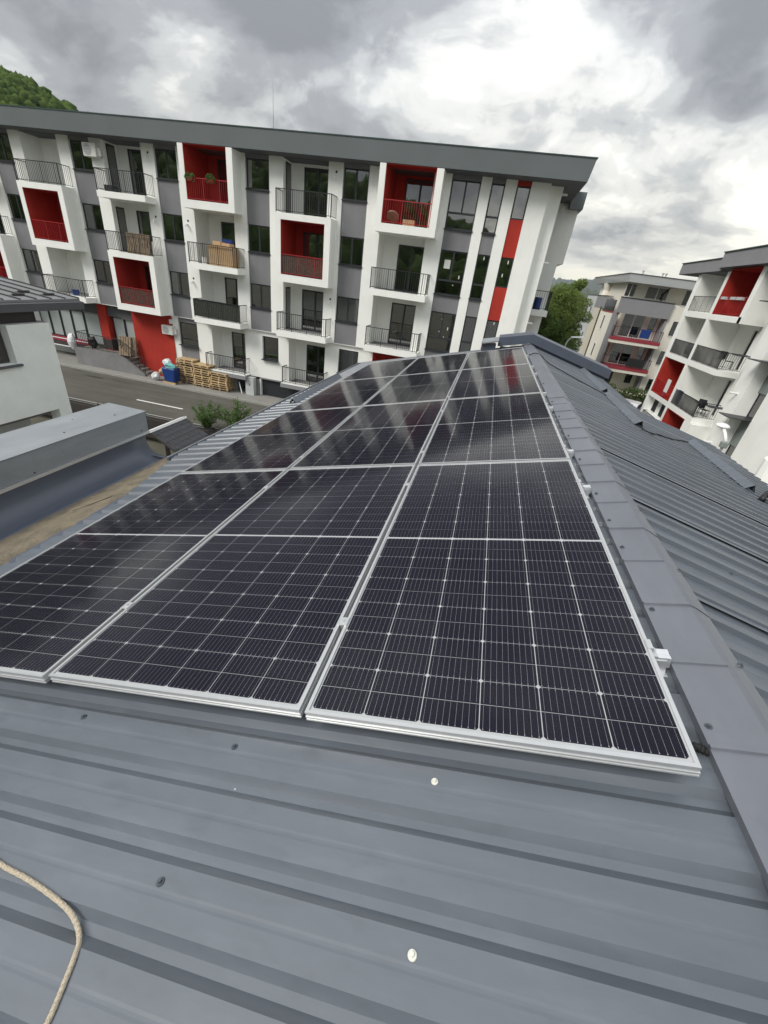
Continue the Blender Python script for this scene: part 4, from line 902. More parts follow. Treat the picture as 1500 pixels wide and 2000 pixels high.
def shrub(name, x, y, zb, h, rad, n, size, label, seed, cat='shrub', lean=0):
    r_ = np.random.default_rng(seed); o = empty(name, (x, y, zb), label, cat); b = MB(); P = []
    for i in range(26):
        t = r_.uniform(0, 6.283); sp_ = rad * math.sqrt(r_.uniform(.03, 1)); hh = h * r_.uniform(.55, 1.0) * (1 - .35 * sp_ / rad)
        tip = np.array([sp_ * math.cos(t) + lean * hh, sp_ * math.sin(t), hh]); mid_ = tip * np.array([.45, .45, .6]); b.tube([(0, 0, 0), tuple(mid_), tuple(tip)], [.014, .009, .003], 4)
        for k_ in range(n // 26):
            q = r_.uniform(.25, 1.02); p = mid_ * min(1, q * 2) if q < .5 else mid_ + (tip - mid_) * (q * 2 - 1); P.append(p + r_.normal(0, size * 1.1, 3))
    P = np.array(P); b.build('stem', 'bark', o); leafy('foliage', lambda n_, rr: P, 0, size, 'leaf3', o, seed); return o
# ================================================================ yard between our house and the street
shrub('young_tree', -10.75, 17.45, GZ, 1.9, .95, 1000, .075, 'young leafy shrub by the road, left of two', 21)
shrub('young_tree', -9.15, 17.6, GZ, 2.3, .95, 1000, .075, 'taller young leafy shrub by the road, right of two', 22)
shrub('garden_plant', -13.6, 9.4, YD + 1.0, 2.0, 1.4, 1500, .10, 'leafy garden plant below the white neighbouring house', 23)
shrub('garden_plant', -14.6, 10.4, YD + .7, 1.7, 1.3, 1200, .10, 'second garden plant further left under the neighbouring house', 24)
shrub('weed', -4.4, 16.9, GZ, 2.4, .3, 120, .05, 'thin weed by the metal parapet end', 25)
gr = leafy('grass', lambda n, r_: np.stack([r_.uniform(-22, -10.5, n), r_.uniform(6, 12.5, n), YD + .02 + r_.uniform(0, .1, n)], 1), 9000, .07, 'grass', None, 5); gr['kind'] = 'stuff'
g2 = MB().box(-24, -10.4, 5, 13, YD - .2, YD + .02).build('lawn', 'grass'); struct(g2)
# slatted fence along the near side of the road
fe = empty('slatted_fence', (-12, 17.2, GZ - 1.03), 'dark horizontal slat fence along the near side of the road', 'fence')
sl_ = MB().box(-13, 7.0, -.015, .015, 0, .105).build('slat', 'brown', fe); sl_.location = (0, 0, .06)
for i in range(1, 9): inst(sl_, fe, (0, .0, .06 + i * .135))
ps = MB().box(-.03, .03, .016, .076, 0, 1.35).build('post', 'black', fe); ps.location = (-12, 0, 0)
for i in range(1, 9): inst(ps, fe, (-12 + i * 2.3, 0, 0))
fr = MB().box(-13, 7.0, -.02, .02, 1.30, 1.34); fr.build('top_rail', 'black', fe)
# small shingled canopy roof
cy = empty('shingled_canopy', (-5.2, 8.3, GZ), 'small canopy roof with dark shingles and white ridge strip', 'canopy')
Tc = lambda p: (p[0] + 5.2, p[1] - 8.3, p[2] - GZ)
b = MB(Tc)
for i in range(2): pass
b.hexa([(-7.3, 8.86, -3.50), (-6.47, 8.86, -3.06), (-6.47, 10.45, -3.06), (-7.3, 10.45, -3.50), (-7.3, 8.86, -3.45), (-6.47, 8.86, -3.01), (-6.47, 10.45, -3.01), (-7.3, 10.45, -3.45)])
b.hexa([(-6.468, 8.86, -3.06), (-4.95, 8.86, -3.91), (-4.95, 10.45, -3.91), (-6.468, 10.45, -3.06), (-6.468, 8.86, -3.01), (-4.95, 8.86, -3.86), (-4.95, 10.45, -3.86), (-6.468, 10.45, -3.01)])
b.build('roof_board', 'brown', cy)
sg = None; sl0 = .56
for r_ in range(10):
    for c_ in range(6):
        t = r_ / 10 * 1.5; x = -6.46 + t; z = -3.012 - t * sl0; y_ = 8.87 + c_ * .264 + (.13 if r_ % 2 else 0)
        if y_ + .258 > 10.46: continue
        b = MB(); b.hexa([(0, 0, 0), (.17, 0, -.17 * sl0 + .002), (.17, .256, -.17 * sl0 + .002), (0, .256, 0), (0, 0, .006), (.17, 0, -.17 * sl0 + .014), (.17, .256, -.17 * sl0 + .014), (0, .256, .006)])
        if sg is None: sg = b.build('shingle', 'shingle', cy); o = sg
        else: o = inst(sg, cy)
        o.location = Tc((x, y_, z + rng.uniform(0, .003)))
b = MB(Tc); b.hexa([(-6.64, 8.84, -3.075), (-6.40, 8.84, -3.03), (-6.40, 10.47, -3.03), (-6.64, 10.47, -3.075), (-6.64, 8.84, -3.055), (-6.42, 8.84, -2.965), (-6.42, 10.47, -2.965), (-6.64, 10.47, -3.055)]); b.build('ridge_strip', 'pvc', cy)
for x in (-7.2, -5.1):
    for y_ in (8.95, 10.35): b = MB(Tc); b.box(x - .05, x + .05, y_ - .05, y_ + .05, GZ, -3.45 if x < -6 else -3.80); b.build('post', 'brown', cy)
# ---- white neighbouring house on the left
nh = empty('neighbour_house', (-14, 7, YD), 'white neighbouring house with dark standing seam roof at the left edge', 'house')
Tn2 = lambda p: (p[0] + 14, p[1] - 7, p[2] - YD)
def nb(name, ms, *b_, **k): return MB(Tn2).box(*b_).build(name, ms, nh, **k)
nb('wall', 'nbwhite', -10.35, -10.0, 8.46, 9.68, -3.10, -.66); nb('wall', 'nbwhite', -10.35, -10.0, 3.5, 8.458, -3.10, -1.64)
nb('wall', 'nbwhite', -18, -10.352, 9.33, 9.68, -3.10, -.66); nb('column', 'nbwhite', -10.36, -10.0, 9.28, 9.68, YD, -3.102)
nb('recessed_wall', 'lgrey', -18, -11.2, 3.5, 9.2, YD, -3.102); nb('floor_slab', 'conc', -18, -10.36, 3.5, 9.32, -3.3, -3.12)
nb('upper_band', 'brown', -17.9, -10.22, 3.5, 9.5, -.659, -.10)
nb('window_frame', 'brown', -10.30, -10.22, 7.1, 8.44, -1.60, -.67); nb('window_sill', 'soffit', -10.25, -9.93, 6.9, 8.56, -1.70, -1.642); nb('pane', 'glass', -10.24, -10.235, 7.2, 8.34, -1.52, -.72); nb('room', 'dark', -10.6, -10.4, 7, 8.45, -1.63, -.67)
b = MB(Tn2); sl2 = .085; b.hexa([(-9.98, 3, -.12), (-18.5, 3, -.12 + 8.5 * sl2), (-18.5, 10.85, -.12 + 8.5 * sl2), (-9.98, 10.85, -.12), (-9.98, 3, -.06), (-18.5, 3, -.06 + 8.5 * sl2), (-18.5, 10.85, -.06 + 8.5 * sl2), (-9.98, 10.85, -.06)]); b.build('roof', 'metalroof', nh)
b = MB(Tn2); b.hexa([(-10.0, 3, -.34), (-9.88, 3, -.34), (-9.88, 10.86, -.34), (-10.0, 10.86, -.34), (-10.0, 3, -.122), (-9.86, 3, -.14), (-9.86, 10.86, -.14), (-10.0, 10.86, -.122)]); b.build('gutter', 'soffit', nh)
b = MB(Tn2); b.box(-18, -10.01, 3, 10.8, -.30, -.125); b.build('eave_board', 'soffit', nh)
s0_ = None
for i in range(17):
    y_ = 10.82 - i * .45
    if s0_ is None:
        b = MB(); b.hexa([(0, 0, 0), (-8.5, 0, 8.5 * sl2), (-8.5, .022, 8.5 * sl2), (0, .022, 0), (0, 0, .035), (-8.5, 0, .035 + 8.5 * sl2), (-8.5, .022, .035 + 8.5 * sl2), (0, .022, .035)]); s0_ = b.build('seam', 'brown', nh); o = s0_
    else: o = inst(s0_, nh)
    o.location = Tn2((-9.98, y_, -.06))
st0 = None
for i in range(14):
    b = MB(); b.box(0, .05, 0, .34, 0, .06); b.box(-.1, .0, .0, .34, 0, .02)
    if st0 is None: st0 = b.build('snow_stop', 'brown', nh, bevel=.012); o = st0
    else: o = inst(st0, nh)
    o.location = Tn2((-10.45 - (i % 2) * .35, 10.1 - i * .45, -.06 + (.45 + (i % 2) * .35) * sl2))

# ================================================================ BUILDING B (right)
BB = Vector((20, 28, GZ)); bb_ = empty('apartment_building', BB, 'white apartment building with red framed balconies at the right edge', 'building')
FB = Fac((16, 0), '-X', BB)     # s = -Y, d outward = towards -X
def fb(name, ms, y1, y0, d0, d1, z0, z1, **k): return FB.box(name, ms, bb_, -max(y0, y1), -min(y0, y1), d0, d1, z0, z1, **k)
fb('core_wall', 'white', 37.3, 29.42, -14, -2.32, GZ, 4.6); fb('core_wall', 'white', 29.1, 6, -14, -1.75, GZ, 4.62)
fb('end_wall', 'white', 37.65, 37.32, -14, 0, GZ, 4.35)
b = FB.mb()
b.hexa([(-41.0, -14, 4.45), (-33.9, -14, 4.45), (-33.9, .25, 4.45), (-41.0, .25, 4.45), (-41.0, -14, 5.16), (-33.9, -14, 5.16), (-33.9, .25, 5.16), (-41.0, .25, 5.16)]); b.build('fascia', 'greyb', bb_)
b = FB.mb(); b.box(-33.895, -5, -14, .45, 4.60, 5.42); b.build('fascia', 'greyb', bb_)
fb('roof_edge_trim', 'trim', 41.05, 33.9, -14, .31, 5.165, 5.21); fb('roof_edge_trim', 'trim', 33.95, 5, -14, .51, 5.425, 5.48)
fb('soffit', 'soffit', 41, 33.9, -13.9, .20, 4.43, 4.448); fb('soffit', 'soffit', 33.85, 5, -13.9, .40, 4.58, 4.598)
LV = [-3.78, -.83, 2.03]      # floor levels
TOPB = [-1.15, 1.72, 4.42]
fb('dividing_fin', 'white', 33.35, 32.98, -2.31, 0.0, GZ, 4.42)
fb('return_wall', 'white', 29.4, 29.1, -2.32, -1.30, GZ, 4.56)
for fi, z in enumerate(LV):
    fb('slab_band', 'white', 37.66, 29.10, -2.31, .003 + .0, z - .33, z)
    # left column
    redl = fi == 0; wm = 'red' if redl else 'white'
    fb('loggia_wall', wm, 37.3, 33.36, -1.60, -1.40, z, TOPB[fi])
    fb('loggia_side', wm, 37.318, 37.0, -1.39, -.004, z, TOPB[fi]);
    if redl:
        fb('red_lining', 'red', 33.42, 33.352, -1.39, -.01, z, TOPB[fi]); fb('red_lining', 'red', 37, 33.43, -1.39, -.01, z, z + .02); fb('red_lining', 'red', 37, 33.43, -1.39, -.01, TOPB[fi] - .02, TOPB[fi] - .001)
        railing(FB, bb_, -36.98, -33.45, -.02, z + .02, 1.0, 'redm', (0, 0))
    else:
        for y1_, y0_ in ((36.5, 35.75), (34.7, 33.9)): window(FB, bb_, -y1_, -y0_, z + .05, z + 2.25, d=-1.36, mull=0, backs=.10); fb('spandrel_panel', 'sage', y1_, y0_, -1.395, -1.38, z + 2.26, TOPB[fi] - .002)
        fb('pilaster', 'white', 35.65, 34.8, -1.395, -.9, z + .002, TOPB[fi] - .002)
        railing(FB, bb_, -36.98, -33.4, -.02, z, 1.0, 'black', (0, 0), infill=None if fi == 2 else 'smoked')
    # right column
    redr = fi == 2
    if redr:
        wm = 'red'
        fb('box_side', 'white', 29.41, 28.95, -1.298, .003, 1.70, 4.56); 
        fb('red_lining', 'red', 32.97, 32.90, -2.25, -.01, z, TOPB[fi] + .12); fb('red_lining', 'red', 32.89, 29.42, -2.25, -2.18, z, 4.5); fb('red_lining', 'red', 32.89, 29.42, -2.17, -.01, z, z + .02); fb('red_lining', 'red', 32.89, 29.42, -2.17, -.01, 4.50, 4.55); fb('red_lining', 'red', 29.46, 29.42, -2.17, -.02, z + .02, 4.5)
        window(FB, bb_, -31.8, -30.4, z + .03, z + 2.2, d=-2.14, mull=0, backs=.02)
        railing(FB, bb_, -32.88, -29.47, -.02, z + .02, 1.0, 'redm', (0, 0), infill=None)
        for yy in (31.0, 30.2, 32.2): fb('flower_box', 'lgrey', yy + .3, yy - .3, -.10, .10, z + .85, z + 1.0)
    else:
        fb('loggia_wall', 'white', 32.97, 31.0, -2.31, -1.9, z, TOPB[fi])
        fb('loggia_wall', 'white', 29.9, 29.41, -2.31, -1.9, z, TOPB[fi]); fb('loggia_wall', 'white', 30.99, 29.91, -2.31, -1.9, z + 2.3, TOPB[fi])
        window(FB, bb_, -30.98, -29.92, z + .03, z + 2.28, d=-1.95, mull=0, backs=.1)
        b = FB.mb(); b.slab([(-29.1, -1.3), (-29.1, .003), (-28.95, .003), (-28.9, -1.3)], z - .33, z); b.build('slab_band', 'white', bb_)
        railing(FB, bb_, -32.97, -29.05, -.02, z, 1.0, 'black', (0, 1), d0=-1.25, infill='smoked')
# ground floor under the left column and the red opening
fb('ground_wall', 'white', 37.3, 33.36, -1.6, -.02, GZ, -5.25); fb('ground_wall', 'white', 37.3, 33.36, -1.6, -.5, -5.25, -4.12)
for y1_, y0_ in ((36.9, 36.1), (35.2, 34.4)): window(FB, bb_, -y1_, -y0_, -5.2, -4.3, d=-.46, mull=0, backs=.02)
railing(FB, bb_, -36.2, -33.45, .3, -6.0, .9, 'black', (1, 0), d0=0)
fb('red_lining', 'red', 32.97, 32.90, -2.2, -.01, GZ, -4.12); fb('red_lining', 'red', 32.89, 29.42, -2.31, -1.9, GZ, -4.12); fb('red_lining', 'red', 32.89, 29.45, -1.89, -.01, -4.16, -4.112)
fb('corner_wall', 'white', 29.78, 28.6, -1.29, 0.0, GZ, -4.12)
# right-hand strips at X = 17.2
D_ = -1.20
for y1_, y0_, dd in ((28.94, 28.05, 0), (27.55, 26.35, .55), (25.25, 6, .10)): fb('pier', 'white', y1_, y0_, -1.749, D_ + dd, GZ, 4.57)
for y1_, y0_ in ((28.045, 27.56), (26.34, 25.26)):
    for z0, z1 in ((-1.40, .18), (1.55, 2.9), (4.2, 4.56), (-4.35, -2.75)):
        fb('spandrel_panel', 'sage', y1_, y0_, -1.748, D_ - .06, z0, z1)
    for z0, z1 in ((.18, 1.55), (-2.75, -1.40), (2.9, 4.2), (-5.7, -4.35)):
        window(FB, bb_, -y1_ + .01, -y0_ - .01, z0 + .02, z1 - .01, d=D_ - .14, mull=0, sill='frame', backs=.2)
b = FB.mb(); b.slab([(-22.4, D_ + .1), (-20.5, D_ + .1)] + [(-20.5 - 1.9 * t, D_ + .1 + .7 * math.sin(math.pi * t)) for t in (.15, .35, .5, .65, .85)], -6.4, -3.7); b.build('rounded_bay', 'white', bb_)
for y_, z in ((26.9, -1.7), (26.9, -4.6), (34.9, 1.2), (34.9, 4.05)): b = FB.mb(); b.cyl((-y_, -1.4 if y_ > 30 else -.65, z), (-y_, (-.62 if y_ > 30 else -.2), z), .055, 8); b.build('overflow_pipe', 'pvc', bb_)
def on_b(name, label, cat, mt, y1, y0, d0, d1, z0, z1, **k):
    m_ = MB(lambda p: (16 - p[1], -p[0], p[2])); m_.box(-y1, -y0, d0, d1, z0, z1); return tag(m_.build(name, mt, **k), label, cat)
on_b('notice_board', 'white printed notice hanging on the red balcony railing', 'notice', 'text', 34.9, 34.25, .0, .02, -3.35, -2.45)
on_b('notice_board', 'small red notice under the white one on the red balcony', 'notice', 'dred', 34.95, 34.45, .0, .02, -3.68, -3.38)
on_b('towel', 'dark blue towel over the second floor balcony rail of the right building', 'towel', 'blue', 32.6, 31.9, -.12, -.06, -3.6, -2.75)
def chair(loc_, rz, label, mt='black'):
    r = empty('balcony_chair', loc_, label, 'chair', 'chairs on the balconies', (0, 0, rz)); b = MB(); b.box(-.22, .22, -.22, .22, .42, .45); b.build('seat', mt, r)
    b = MB(); b.box(-.22, .22, .20, .235, .47, .92); b.build('backrest', mt, r)
    for x_ in (-.2, .2):
        for y_ in (-.2, .2): b = MB(); b.cyl((x_, y_, 0), (x_, y_, .44), .014, 5); b.build('leg', mt, r)
chair((17.2, 30.6, -.83), 1.2, 'dark chair on the upper right balcony beside its door'); chair((16.9, 31.3, -.83), -1.0, 'dark chair at the left on the upper right balcony')
chair((16.9, 29.9, -3.78), .6, 'dark chair at the right end of the lower balcony'); chair((17.1, 31.0, -3.78), 2.6, 'dark chair beside the table on the lower balcony')
tb = MB(); tb.cyl((0, 0, .70), (0, 0, .73), .38, 14); tb.cyl((0, 0, 0), (0, 0, .70), .03, 6); o = tb.build('balcony_table', 'black'); o.location = (16.8, 30.5, -3.78); tag(o, 'round dark table on the lower balcony of the right building', 'table')
# small wood-like stack and laundry on the left column balcony
on_b('laundry', 'grey laundry hanging on the left balcony of the right building', 'laundry', 'cab', 35.6, 34.7, -.5, -.45, -.7, .05); on_b('storage_box', 'black storage box at the right on the laundry balcony', 'box', 'black', 34.5, 33.6, -.9, -.3, -.83, -.1)
# ================================================================ BUILDING C (middle distance)
BC = Vector((20, 58, GZ)); bc = empty('apartment_building', BC, 'cream apartment building with grey parapets beyond the roof in the distance', 'building')
FC = Fac((0, 50), '-Y', BC); FCL = Fac((14.45, 50), '-X', BC)     # left side: s = -(Y-50)
def fc(name, ms, *b_, **k): return FC.box(name, ms, bc, *b_, **k)
def fl_(name, ms, y1, y0, d0, d1, z0, z1, **k): return FCL.box(name, ms, bc, -(max(y1, y0) - 50), -(min(y1, y0) - 50), d0, d1, z0, z1, **k)
fc('core_wall', 'cream', 15.2, 30, -16, -1.2, GZ, 2.55); fc('front_wall', 'cream', 19.30, 30, -1.199, 0, GZ, 2.50); fc('penthouse_wall', 'cream', 15.2, 30, -15, -1.7, 2.552, 4.0)
b = FC.mb(); b.hexa([(14.7, -17, 3.95), (30, -17, 3.95), (30, .0, 3.95), (14.59, .0, 3.95), (14.4, -17, 4.66), (30, -17, 4.66), (30, .12, 4.66), (14.40, .12, 4.66)]); b.build('roof_fascia', 'lgrey', bc); fc('roof_trim', 'frame', 14.35, 30, -17, .17, 4.662, 4.70)
fc('grey_parapet', 'greyb', 14.45, 19.30, -.3, .25, 1.20, 2.58); fc('parapet_trim', 'frame', 14.40, 19.36, -.35, .30, 2.582, 2.64)
fl_('side_wall', 'greyb', 51.4, 49.97, -.25, .0, GZ, 1.19); fl_('side_parapet', 'greyb', 61.4, 56.2, -.5, .05, 1.35, 2.56); fl_('side_parapet', 'lgrey', 67.6, 61.41, -.6, .05, GZ, 2.60); fl_('side_wall', 'cream', 57.2, 51.41, -.76, .0, GZ, 1.05); fl_('side_wall', 'beige', 61.4, 57.21, -.76, .02, GZ, 1.34)
fl_('terrace_step', 'dred', 56.1, 51.5, -.7, .02, 1.06, 1.18); fl_('terrace_rail', 'railglass', 56.1, 51.5, -.03, .0, 1.2, 2.3); fl_('parapet_trim', 'frame', 67.7, 56.2, -.6, .1, 2.61, 2.66)
for y_, z in ((54.4, -.7), (54.4, -3.6)): window(FCL, bc, -(y_ + .35 - 50), -(y_ - .35 - 50), z, z + 1.45, d=.03, mull=0, frame='wframe', backs=.03, depth=.02, sill='wframe')
for y_ in (63.0, 65.4):
    for z in (.0, -3.0, -5.8): window(FCL, bc, -(y_ + .4 - 50), -(y_ - .4 - 50), z, z + 1.35, d=.08, mull=0, frame='lgrey', backs=.02, depth=.02, sill='wframe')
b = FCL.mb(); b.cyl((-7.25, .09, GZ), (-7.25, .09, 1.5), .07, 8); b.build('downpipe', 'brown', bc)
for i, z in enumerate((-1.02, -3.75)):
    fc('balcony_slab', 'cream', 14.6, 19.25, -1.19, .9, z - .50, z - .22); fc('red_slab_edge', 'dred', 14.58, 19.28, -1.18, .93, z - .218, z + .05)
    railing(FC, bc, 14.62, 19.2, .88, z + .05, 1.0, 'black', (1, 1), gap=.22)
    window(FC, bc, 15.55, 17.7, z + .05, z + 2.3, d=-1.14, mull=1, frame='wframe', back='curtain', backs=.03, fw=.07, depth=.03)
    window(FC, bc, 18.1, 18.85, z + .85, z + 2.2, d=-1.14, mull=0, frame='wframe', backs=.03, depth=.03)
fc('balcony_slab', 'cream', 14.6, 19.25, -1.19, .2, -6.6, -6.2); window(FC, bc, 15.4, 16.6, -6.2, -4.2, d=-1.14, mull=0, backs=.03, depth=.03); window(FC, bc, 17.9, 18.7, -5.5, -4.4, d=-1.14, mull=0, frame='wframe', backs=.03, depth=.03)
fc('balcony_side', 'greyb', 19.1, 19.298, -1.19, .1, -6.3, 1.19)
for z in (2.75,): window(FC, bc, 16.9, 19.0, z, z + 1.1, d=-1.65, mull=1, frame='wframe', backs=.02, depth=.03)
window(FC, bc, 14.9, 15.9, 2.7, 3.9, d=-1.62, mull=1, frame='wframe', back='curtain', backs=.05, depth=.03)
for z in (2.55, -.2, -3.0, -5.8): window(FC, bc, 19.95, 20.65, z, z + 1.3, d=.02, mull=0, frame='frame', backs=.02, depth=.03, sill='wframe')
for x in (16.3, 18.2, 18.5): b = FC.mb(); b.cyl((x, -3, 4.66), (x, -3, 5.1), .07, 6); b.cyl((x, -3, 5.1), (x, -3, 5.2), .14, 6); b.build('roof_vent', 'cab', bc)
b = FC.mb(); b.tube([(18.9, -1.55, 3.9), (18.75, -1.5, 3.6), (18.5, -1.45, 3.3), (18.5, -1.45, 2.6)], .06, 6); b.build('downpipe', 'brown', bc)
b = MB(lambda p: (p[0] - BC.x, p[1] - BC.y, p[2] - BC.z)); b.cyl((14.9, 60.0, 2.6), (14.9, 60.0, 3.2), .5, 12, .35); b.cyl((14.9, 60.0, 3.2), (14.9, 60.0, 3.9), .35, 12, .55); b.build('terrace_column', 'cream', bc)
tw2 = fbx(17.85, 18.7, -26.35, -26.30, -.85, -.05) if False else None
tl = MB().box(17.1, 18.0, 48.98, 49.06, -.75, .05).build('laundry', 'blue'); tag(tl, 'blue laundry on the upper balcony of the cream building', 'laundry')
tl = MB().box(16.9, 18.6, 48.98, 49.06, -3.55, -2.75).build('laundry', 'black'); tag(tl, 'dark laundry on the lower balcony of the cream building', 'laundry')
# ---- street lamp, roof-side white lamp, car, hedge
la = empty('street_lamp', (7.35, 30, GZ), 'curved grey street lamp in front of the dark trees', 'street lamp'); b = MB(); b.tube([(0, 0, 0), (0, 0, 5.2), (.02, 0, 5.7), (.10, 0, 5.95), (.25, 0, 6.1)], .045, 8); b.build('pole', 'skin', la)
b = MB(); b.hexa([(.2, -.1, 6.08), (1.0, -.12, 6.18), (1.0, .12, 6.18), (.2, .1, 6.08), (.2, -.07, 6.15), (.95, -.08, 6.26), (.95, .08, 6.26), (.2, .07, 6.15)]); b.build('lamp_head', 'cloud_lamp', la)
wl_ = empty('yard_lamp', (12.0, 17.3, GZ), 'white domed lamp on a bent arm before the right building', 'lamp')
def dome(c, rx, rz, n=14):
    b = MB(); pr = [(1, 0), (.97, .25), (.8, .6), (.45, .9), (0.02, 1)]
    vs = []; 
    for r_, h_ in [(.9, -.12)] + pr:
        for i in range(n): t = 6.2832 * i / n; vs.append((c[0] + rx * r_ * math.cos(t), c[1] + rx * r_ * math.sin(t), c[2] + rz * h_))
    b.add(vs, [(j * n + i, j * n + (i + 1) % n, (j + 1) * n + (i + 1) % n, (j + 1) * n + i) for j in range(len(pr)) for i in range(n)] + [tuple(range(n))[::-1]]); return b
dome((0, .45, 4.62), .25, .13).build('lamp_shade', 'cloud_lamp', wl_, smooth=True); dome((0, .45, 4.58), .18, .05).build('lamp_base', 'pvc', wl_, smooth=True)
b = MB(); b.tube([(0, .35, 4.58), (0.02, .05, 4.42), (.04, -.2, 4.2)], [.07, .06, .055], 10); b.build('arm', 'pvc', wl_, smooth=True); b = MB(); b.box(-.11, .11, -.36, -.14, 3.98, 4.2); b.build('bracket', 'sage', wl_, bevel=.02); b = MB(); b.cyl((0, -.25, 0), (0, -.25, 3.98), .05, 8); b.build('pole', 'skin', wl_)
car = empty('parked_car', (15.1, 38.2, GZ), 'white car parked at the corner of the right building', 'car', None, (0, 0, 1.1))
b = MB(); P_ = [(-2.1, .35), (-2.1, .8), (-1.75, .95), (-1.0, 1.0), (-.45, 1.42), (.75, 1.45), (1.45, 1.02), (2.05, .9), (2.15, .6), (2.1, .35)]; b.prism(P_, -.85, .85); b.build('body', 'carp', car, bevel=.06)
b = MB(); b.prism([(-.92, 1.02), (-.45, 1.36), (.72, 1.39), (1.32, 1.03)], -.862, .862); b.build('side_window', 'frame', car); b = MB(); b.hexa([(.80, -.7, 1.40), (1.40, -.7, 1.06), (1.40, .7, 1.06), (.80, .7, 1.40), (.83, -.7, 1.44), (1.45, -.7, 1.09), (1.45, .7, 1.09), (.83, .7, 1.44)]); b.build('windscreen', 'frame', car)
for x_ in (-1.35, 1.35):
    for s_ in (-1, 1): b = MB(); b.cyl((x_, s_ * .70, .32), (x_, s_ * .88, .32), .32, 16); b.build('wheel', 'rubber', car)
hd = leafy('hedge', clumps([((x, 43 + rng.uniform(-.5, .5), GZ + .6 + rng.uniform(0, .6)), (.8, .7, .8)) for x in np.arange(9, 24, .7)]), 9000, .11, 'leaf2', None, 31); tag(hd, 'dark green hedge along the foot of the cream building', 'hedge')
struct(MB().box(6, 40, 30, 49, GZ - .2, GZ - .02).build('back_street', 'asphalt'))
# ================================================================ hills and forest
def ridge(name, pts, depth, mt, base, seed, rough=1.0, ncol=70, nrow=16):
    """terrain strip: pts = crest polyline (x, y, z); falls to the base towards the viewer and behind"""
    r_ = np.random.default_rng(seed); P = np.array(pts, float); t = np.linspace(0, len(P) - 1, ncol); i = np.minimum(t.astype(int), len(P) - 2); f = (t - i)[:, None]
    cr_ = P[i] * (1 - f) + P[i + 1] * f; vs = []
    for r in range(nrow):
        u = r / (nrow - 1) * 2 - 1; k_ = (math.cos(math.pi * u) + 1) / 2
        for c_ in cr_:
            d = np.array([c_[0], c_[1]]); d = d / np.linalg.norm(d); h = (c_[2] - base) * k_ + base; 
            vs.append((c_[0] + d[0] * u * depth, c_[1] + d[1] * u * depth, h + r_.normal(0, rough) * k_))
    fs = [(a * ncol + b_, a * ncol + b_ + 1, (a + 1) * ncol + b_ + 1, (a + 1) * ncol + b_) for a in range(nrow - 1) for b_ in range(ncol - 1)]
    m_ = MB(); m_.add(vs, fs); o = m_.build(name, mt, fix=True, smooth=True); struct(o); return cr_
def pd(px, py, dist):
    d = pixdir(px, py); s_ = dist / math.hypot(d.x, d.y); return tuple(CAM + d * s_)
def mid_(dirx, diry, dist, el): n_ = math.hypot(dirx, diry); return (CAM.x + dirx / n_ * dist, CAM.y + diry / n_ * dist, CAM.z + el * dist)
c1_ = [mid_(-3.2, .3, 330, .22), mid_(-2.2, .7, 330, .235), pd(-140, 124, 330), pd(-40, 146, 330), pd(0, 160, 330), pd(30, 170, 330), pd(65, 192, 330), pd(90, 212, 330), pd(120, 238, 330), pd(260, 290, 335), pd(420, 380, 345), pd(620, 480, 360), pd(800, 545, 380)]
hillA = ridge('hill', c1_, 150, 'hillf', GZ - 8, 3, .8)
c2_ = [mid_(math.sin(a), math.cos(a), 420, e_) for a, e_ in ((math.radians(d_), e2) for d_, e2 in ((95, .03), (110, .05), (125, .07), (140, .09), (155, .06), (170, .05), (180, .06), (188, .095), (196, .12), (206, .15), (220, .15), (235, .12), (250, .12), (262, .16), (270, .2)))]
hillB = ridge('wooded_hill_behind', c2_, 260, 'hillf', GZ - 8, 4, 2.5)
def forest(name, crest, depth, base, n, r0, r1, seed, urange=(-.75, .25)):
    r_ = np.random.default_rng(seed); bmx = bmesh.new(); bmesh.ops.create_icosphere(bmx, subdivisions=1 if r0 < 3.2 else 2, radius=1); V0 = np.array([v.co[:] for v in bmx.verts]); F0 = np.array([[v.index for v in f.verts] for f in bmx.faces]); bmx.free()
    V0[:, 2] *= 1.0; nc = len(crest); Vs = []; Fs = []; off = 0
    for k_ in range(n):
        c_ = crest[min(nc - 1, int(r_.uniform(0, nc)))] + r_.normal(0, 1.5, 3) * [1, 1, 0]; u = r_.uniform(*urange); q = (math.cos(math.pi * u) + 1) / 2; d = c_[:2] / np.linalg.norm(c_[:2]); z = (c_[2] - base) * q + base
        R = r_.uniform(r0, r1); v = V0 * (1 + r_.normal(0, .17, (len(V0), 1))) * [R, R, R * r_.uniform(.9, 1.35)] + [c_[0] + d[0] * u * depth + r_.normal(0, 2), c_[1] + d[1] * u * depth + r_.normal(0, 2), z + R * .5]
        Vs.append(v); Fs.append(F0 + off); off += len(V0)
    V = np.concatenate(Vs); F = np.concatenate(Fs); me = bpy.data.meshes.new(name); me.vertices.add(len(V)); me.vertices.foreach_set('co', V.ravel()); me.loops.add(F.size); me.loops.foreach_set('vertex_index', F.ravel().astype('i4')); me.polygons.add(len(F)); me.polygons.foreach_set('loop_start', np.arange(len(F)) * 3); me.polygons.foreach_set('loop_total', np.full(len(F), 3)); me.update(); me.validate()
    me.materials.append(M['crown']); o = bpy.data.objects.new(name, me); C.objects.link(o); struct(o, 'stuff')
forest('forest', hillA[:10], 150, GZ - 8, 500, 3.3, 4.6, 40); forest('forest', hillA[9:42], 150, GZ - 8, 11000, 1.0, 2.3, 41, (-.55, .06)); forest('forest', hillA[42:], 150, GZ - 8, 500, 3.3, 4.6, 43)
forest('forest', hillB, 260, GZ - 8, 1500, 5, 9, 42)
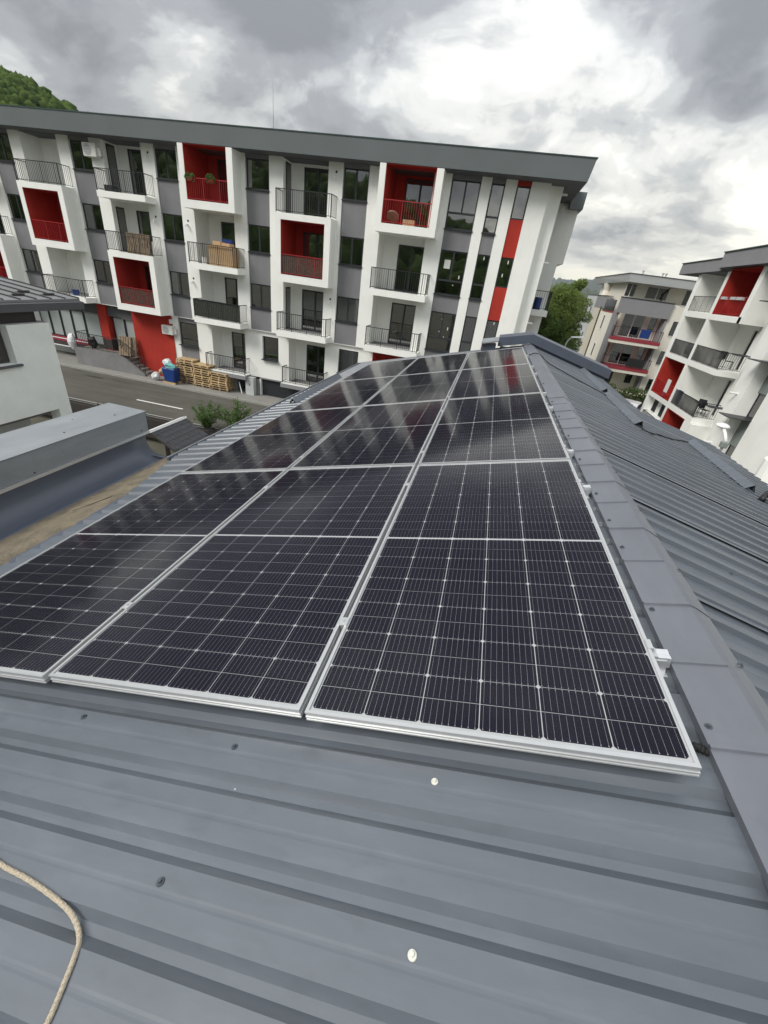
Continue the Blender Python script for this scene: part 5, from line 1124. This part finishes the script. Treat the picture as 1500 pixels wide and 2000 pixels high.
ridge('far_hill', [pd(x, y_, 1500) for x, y_ in ((900, 552), (1000, 556), (1060, 553), (1100, 556), (1140, 561), (1180, 572), (1240, 585), (1340, 598), (1500, 620))], 420, 'hillfar', GZ - 10, 6, 3)
ridge('mountain', [pd(x, y_, 4200) for x, y_ in ((850, 545), (960, 540), (1040, 549), (1075, 544), (1100, 545), (1130, 549), (1155, 546), (1180, 549), (1230, 562), (1330, 575), (1500, 600))], 900, 'hillfar', GZ - 10, 8, 8)
# a few far houses under the hills, seen between the trees
hs_ = None
for i, (px, py, ds) in enumerate(((1078, 578, 230), (1086, 583, 200), (1074, 585, 260), (1096, 579, 300), (1090, 589, 170))):
    p = pd(px, py, ds); r = empty('far_house', (p[0], p[1], GZ), ['small far house with tiled roof, leftmost beyond the trees', 'far house with red roof nearest the balcony', 'far pale house behind the others', 'far house at the right of the cluster', 'lowest far house just above the tree'][i], 'house', 'far houses in the valley', (0, 0, i * .5))
    h_ = p[2] - GZ - 1.6
    b = MB(); b.box(-4, 4, -3, 3, 0, max(2, h_)); b.build('wall', 'beige', r); b = MB(); b.prism([(-4.6, max(2, h_)), (4.6, max(2, h_)), (0, max(2, h_) + 2.4)], -3.5, 3.5); b.build('roof', 'tile', r)
    b = MB(); 
    for x_ in (-2.4, 0, 2.4): b.box(x_ - .5, x_ + .5, -3.05, -3.0, max(2, h_) - 1.9, max(2, h_) - .7)
    q = b.build('window', 'frame', r)

# ================================================================ air
if HAZE:
    hz = MB().box(-6500, 6500, -1200, 6500, YD - 1, 330).build('haze', 'dark'); hz['kind'] = 'stuff'
    hm = bpy.data.materials.new('haze_air'); hm.use_nodes = True; ht = hm.node_tree; ht.nodes.clear(); ho = ht.nodes.new('ShaderNodeOutputMaterial'); hv = ht.nodes.new('ShaderNodeVolumePrincipled')
    hv.inputs['Color'].default_value = (.86, .91, 1.0, 1); hv.inputs['Density'].default_value = HAZE; hv.inputs['Anisotropy'].default_value = 0.3; ht.links.new(hv.outputs[0], ho.inputs['Volume'])
    hz.data.materials.clear(); hz.data.materials.append(hm); S.cycles.volume_bounces = 0
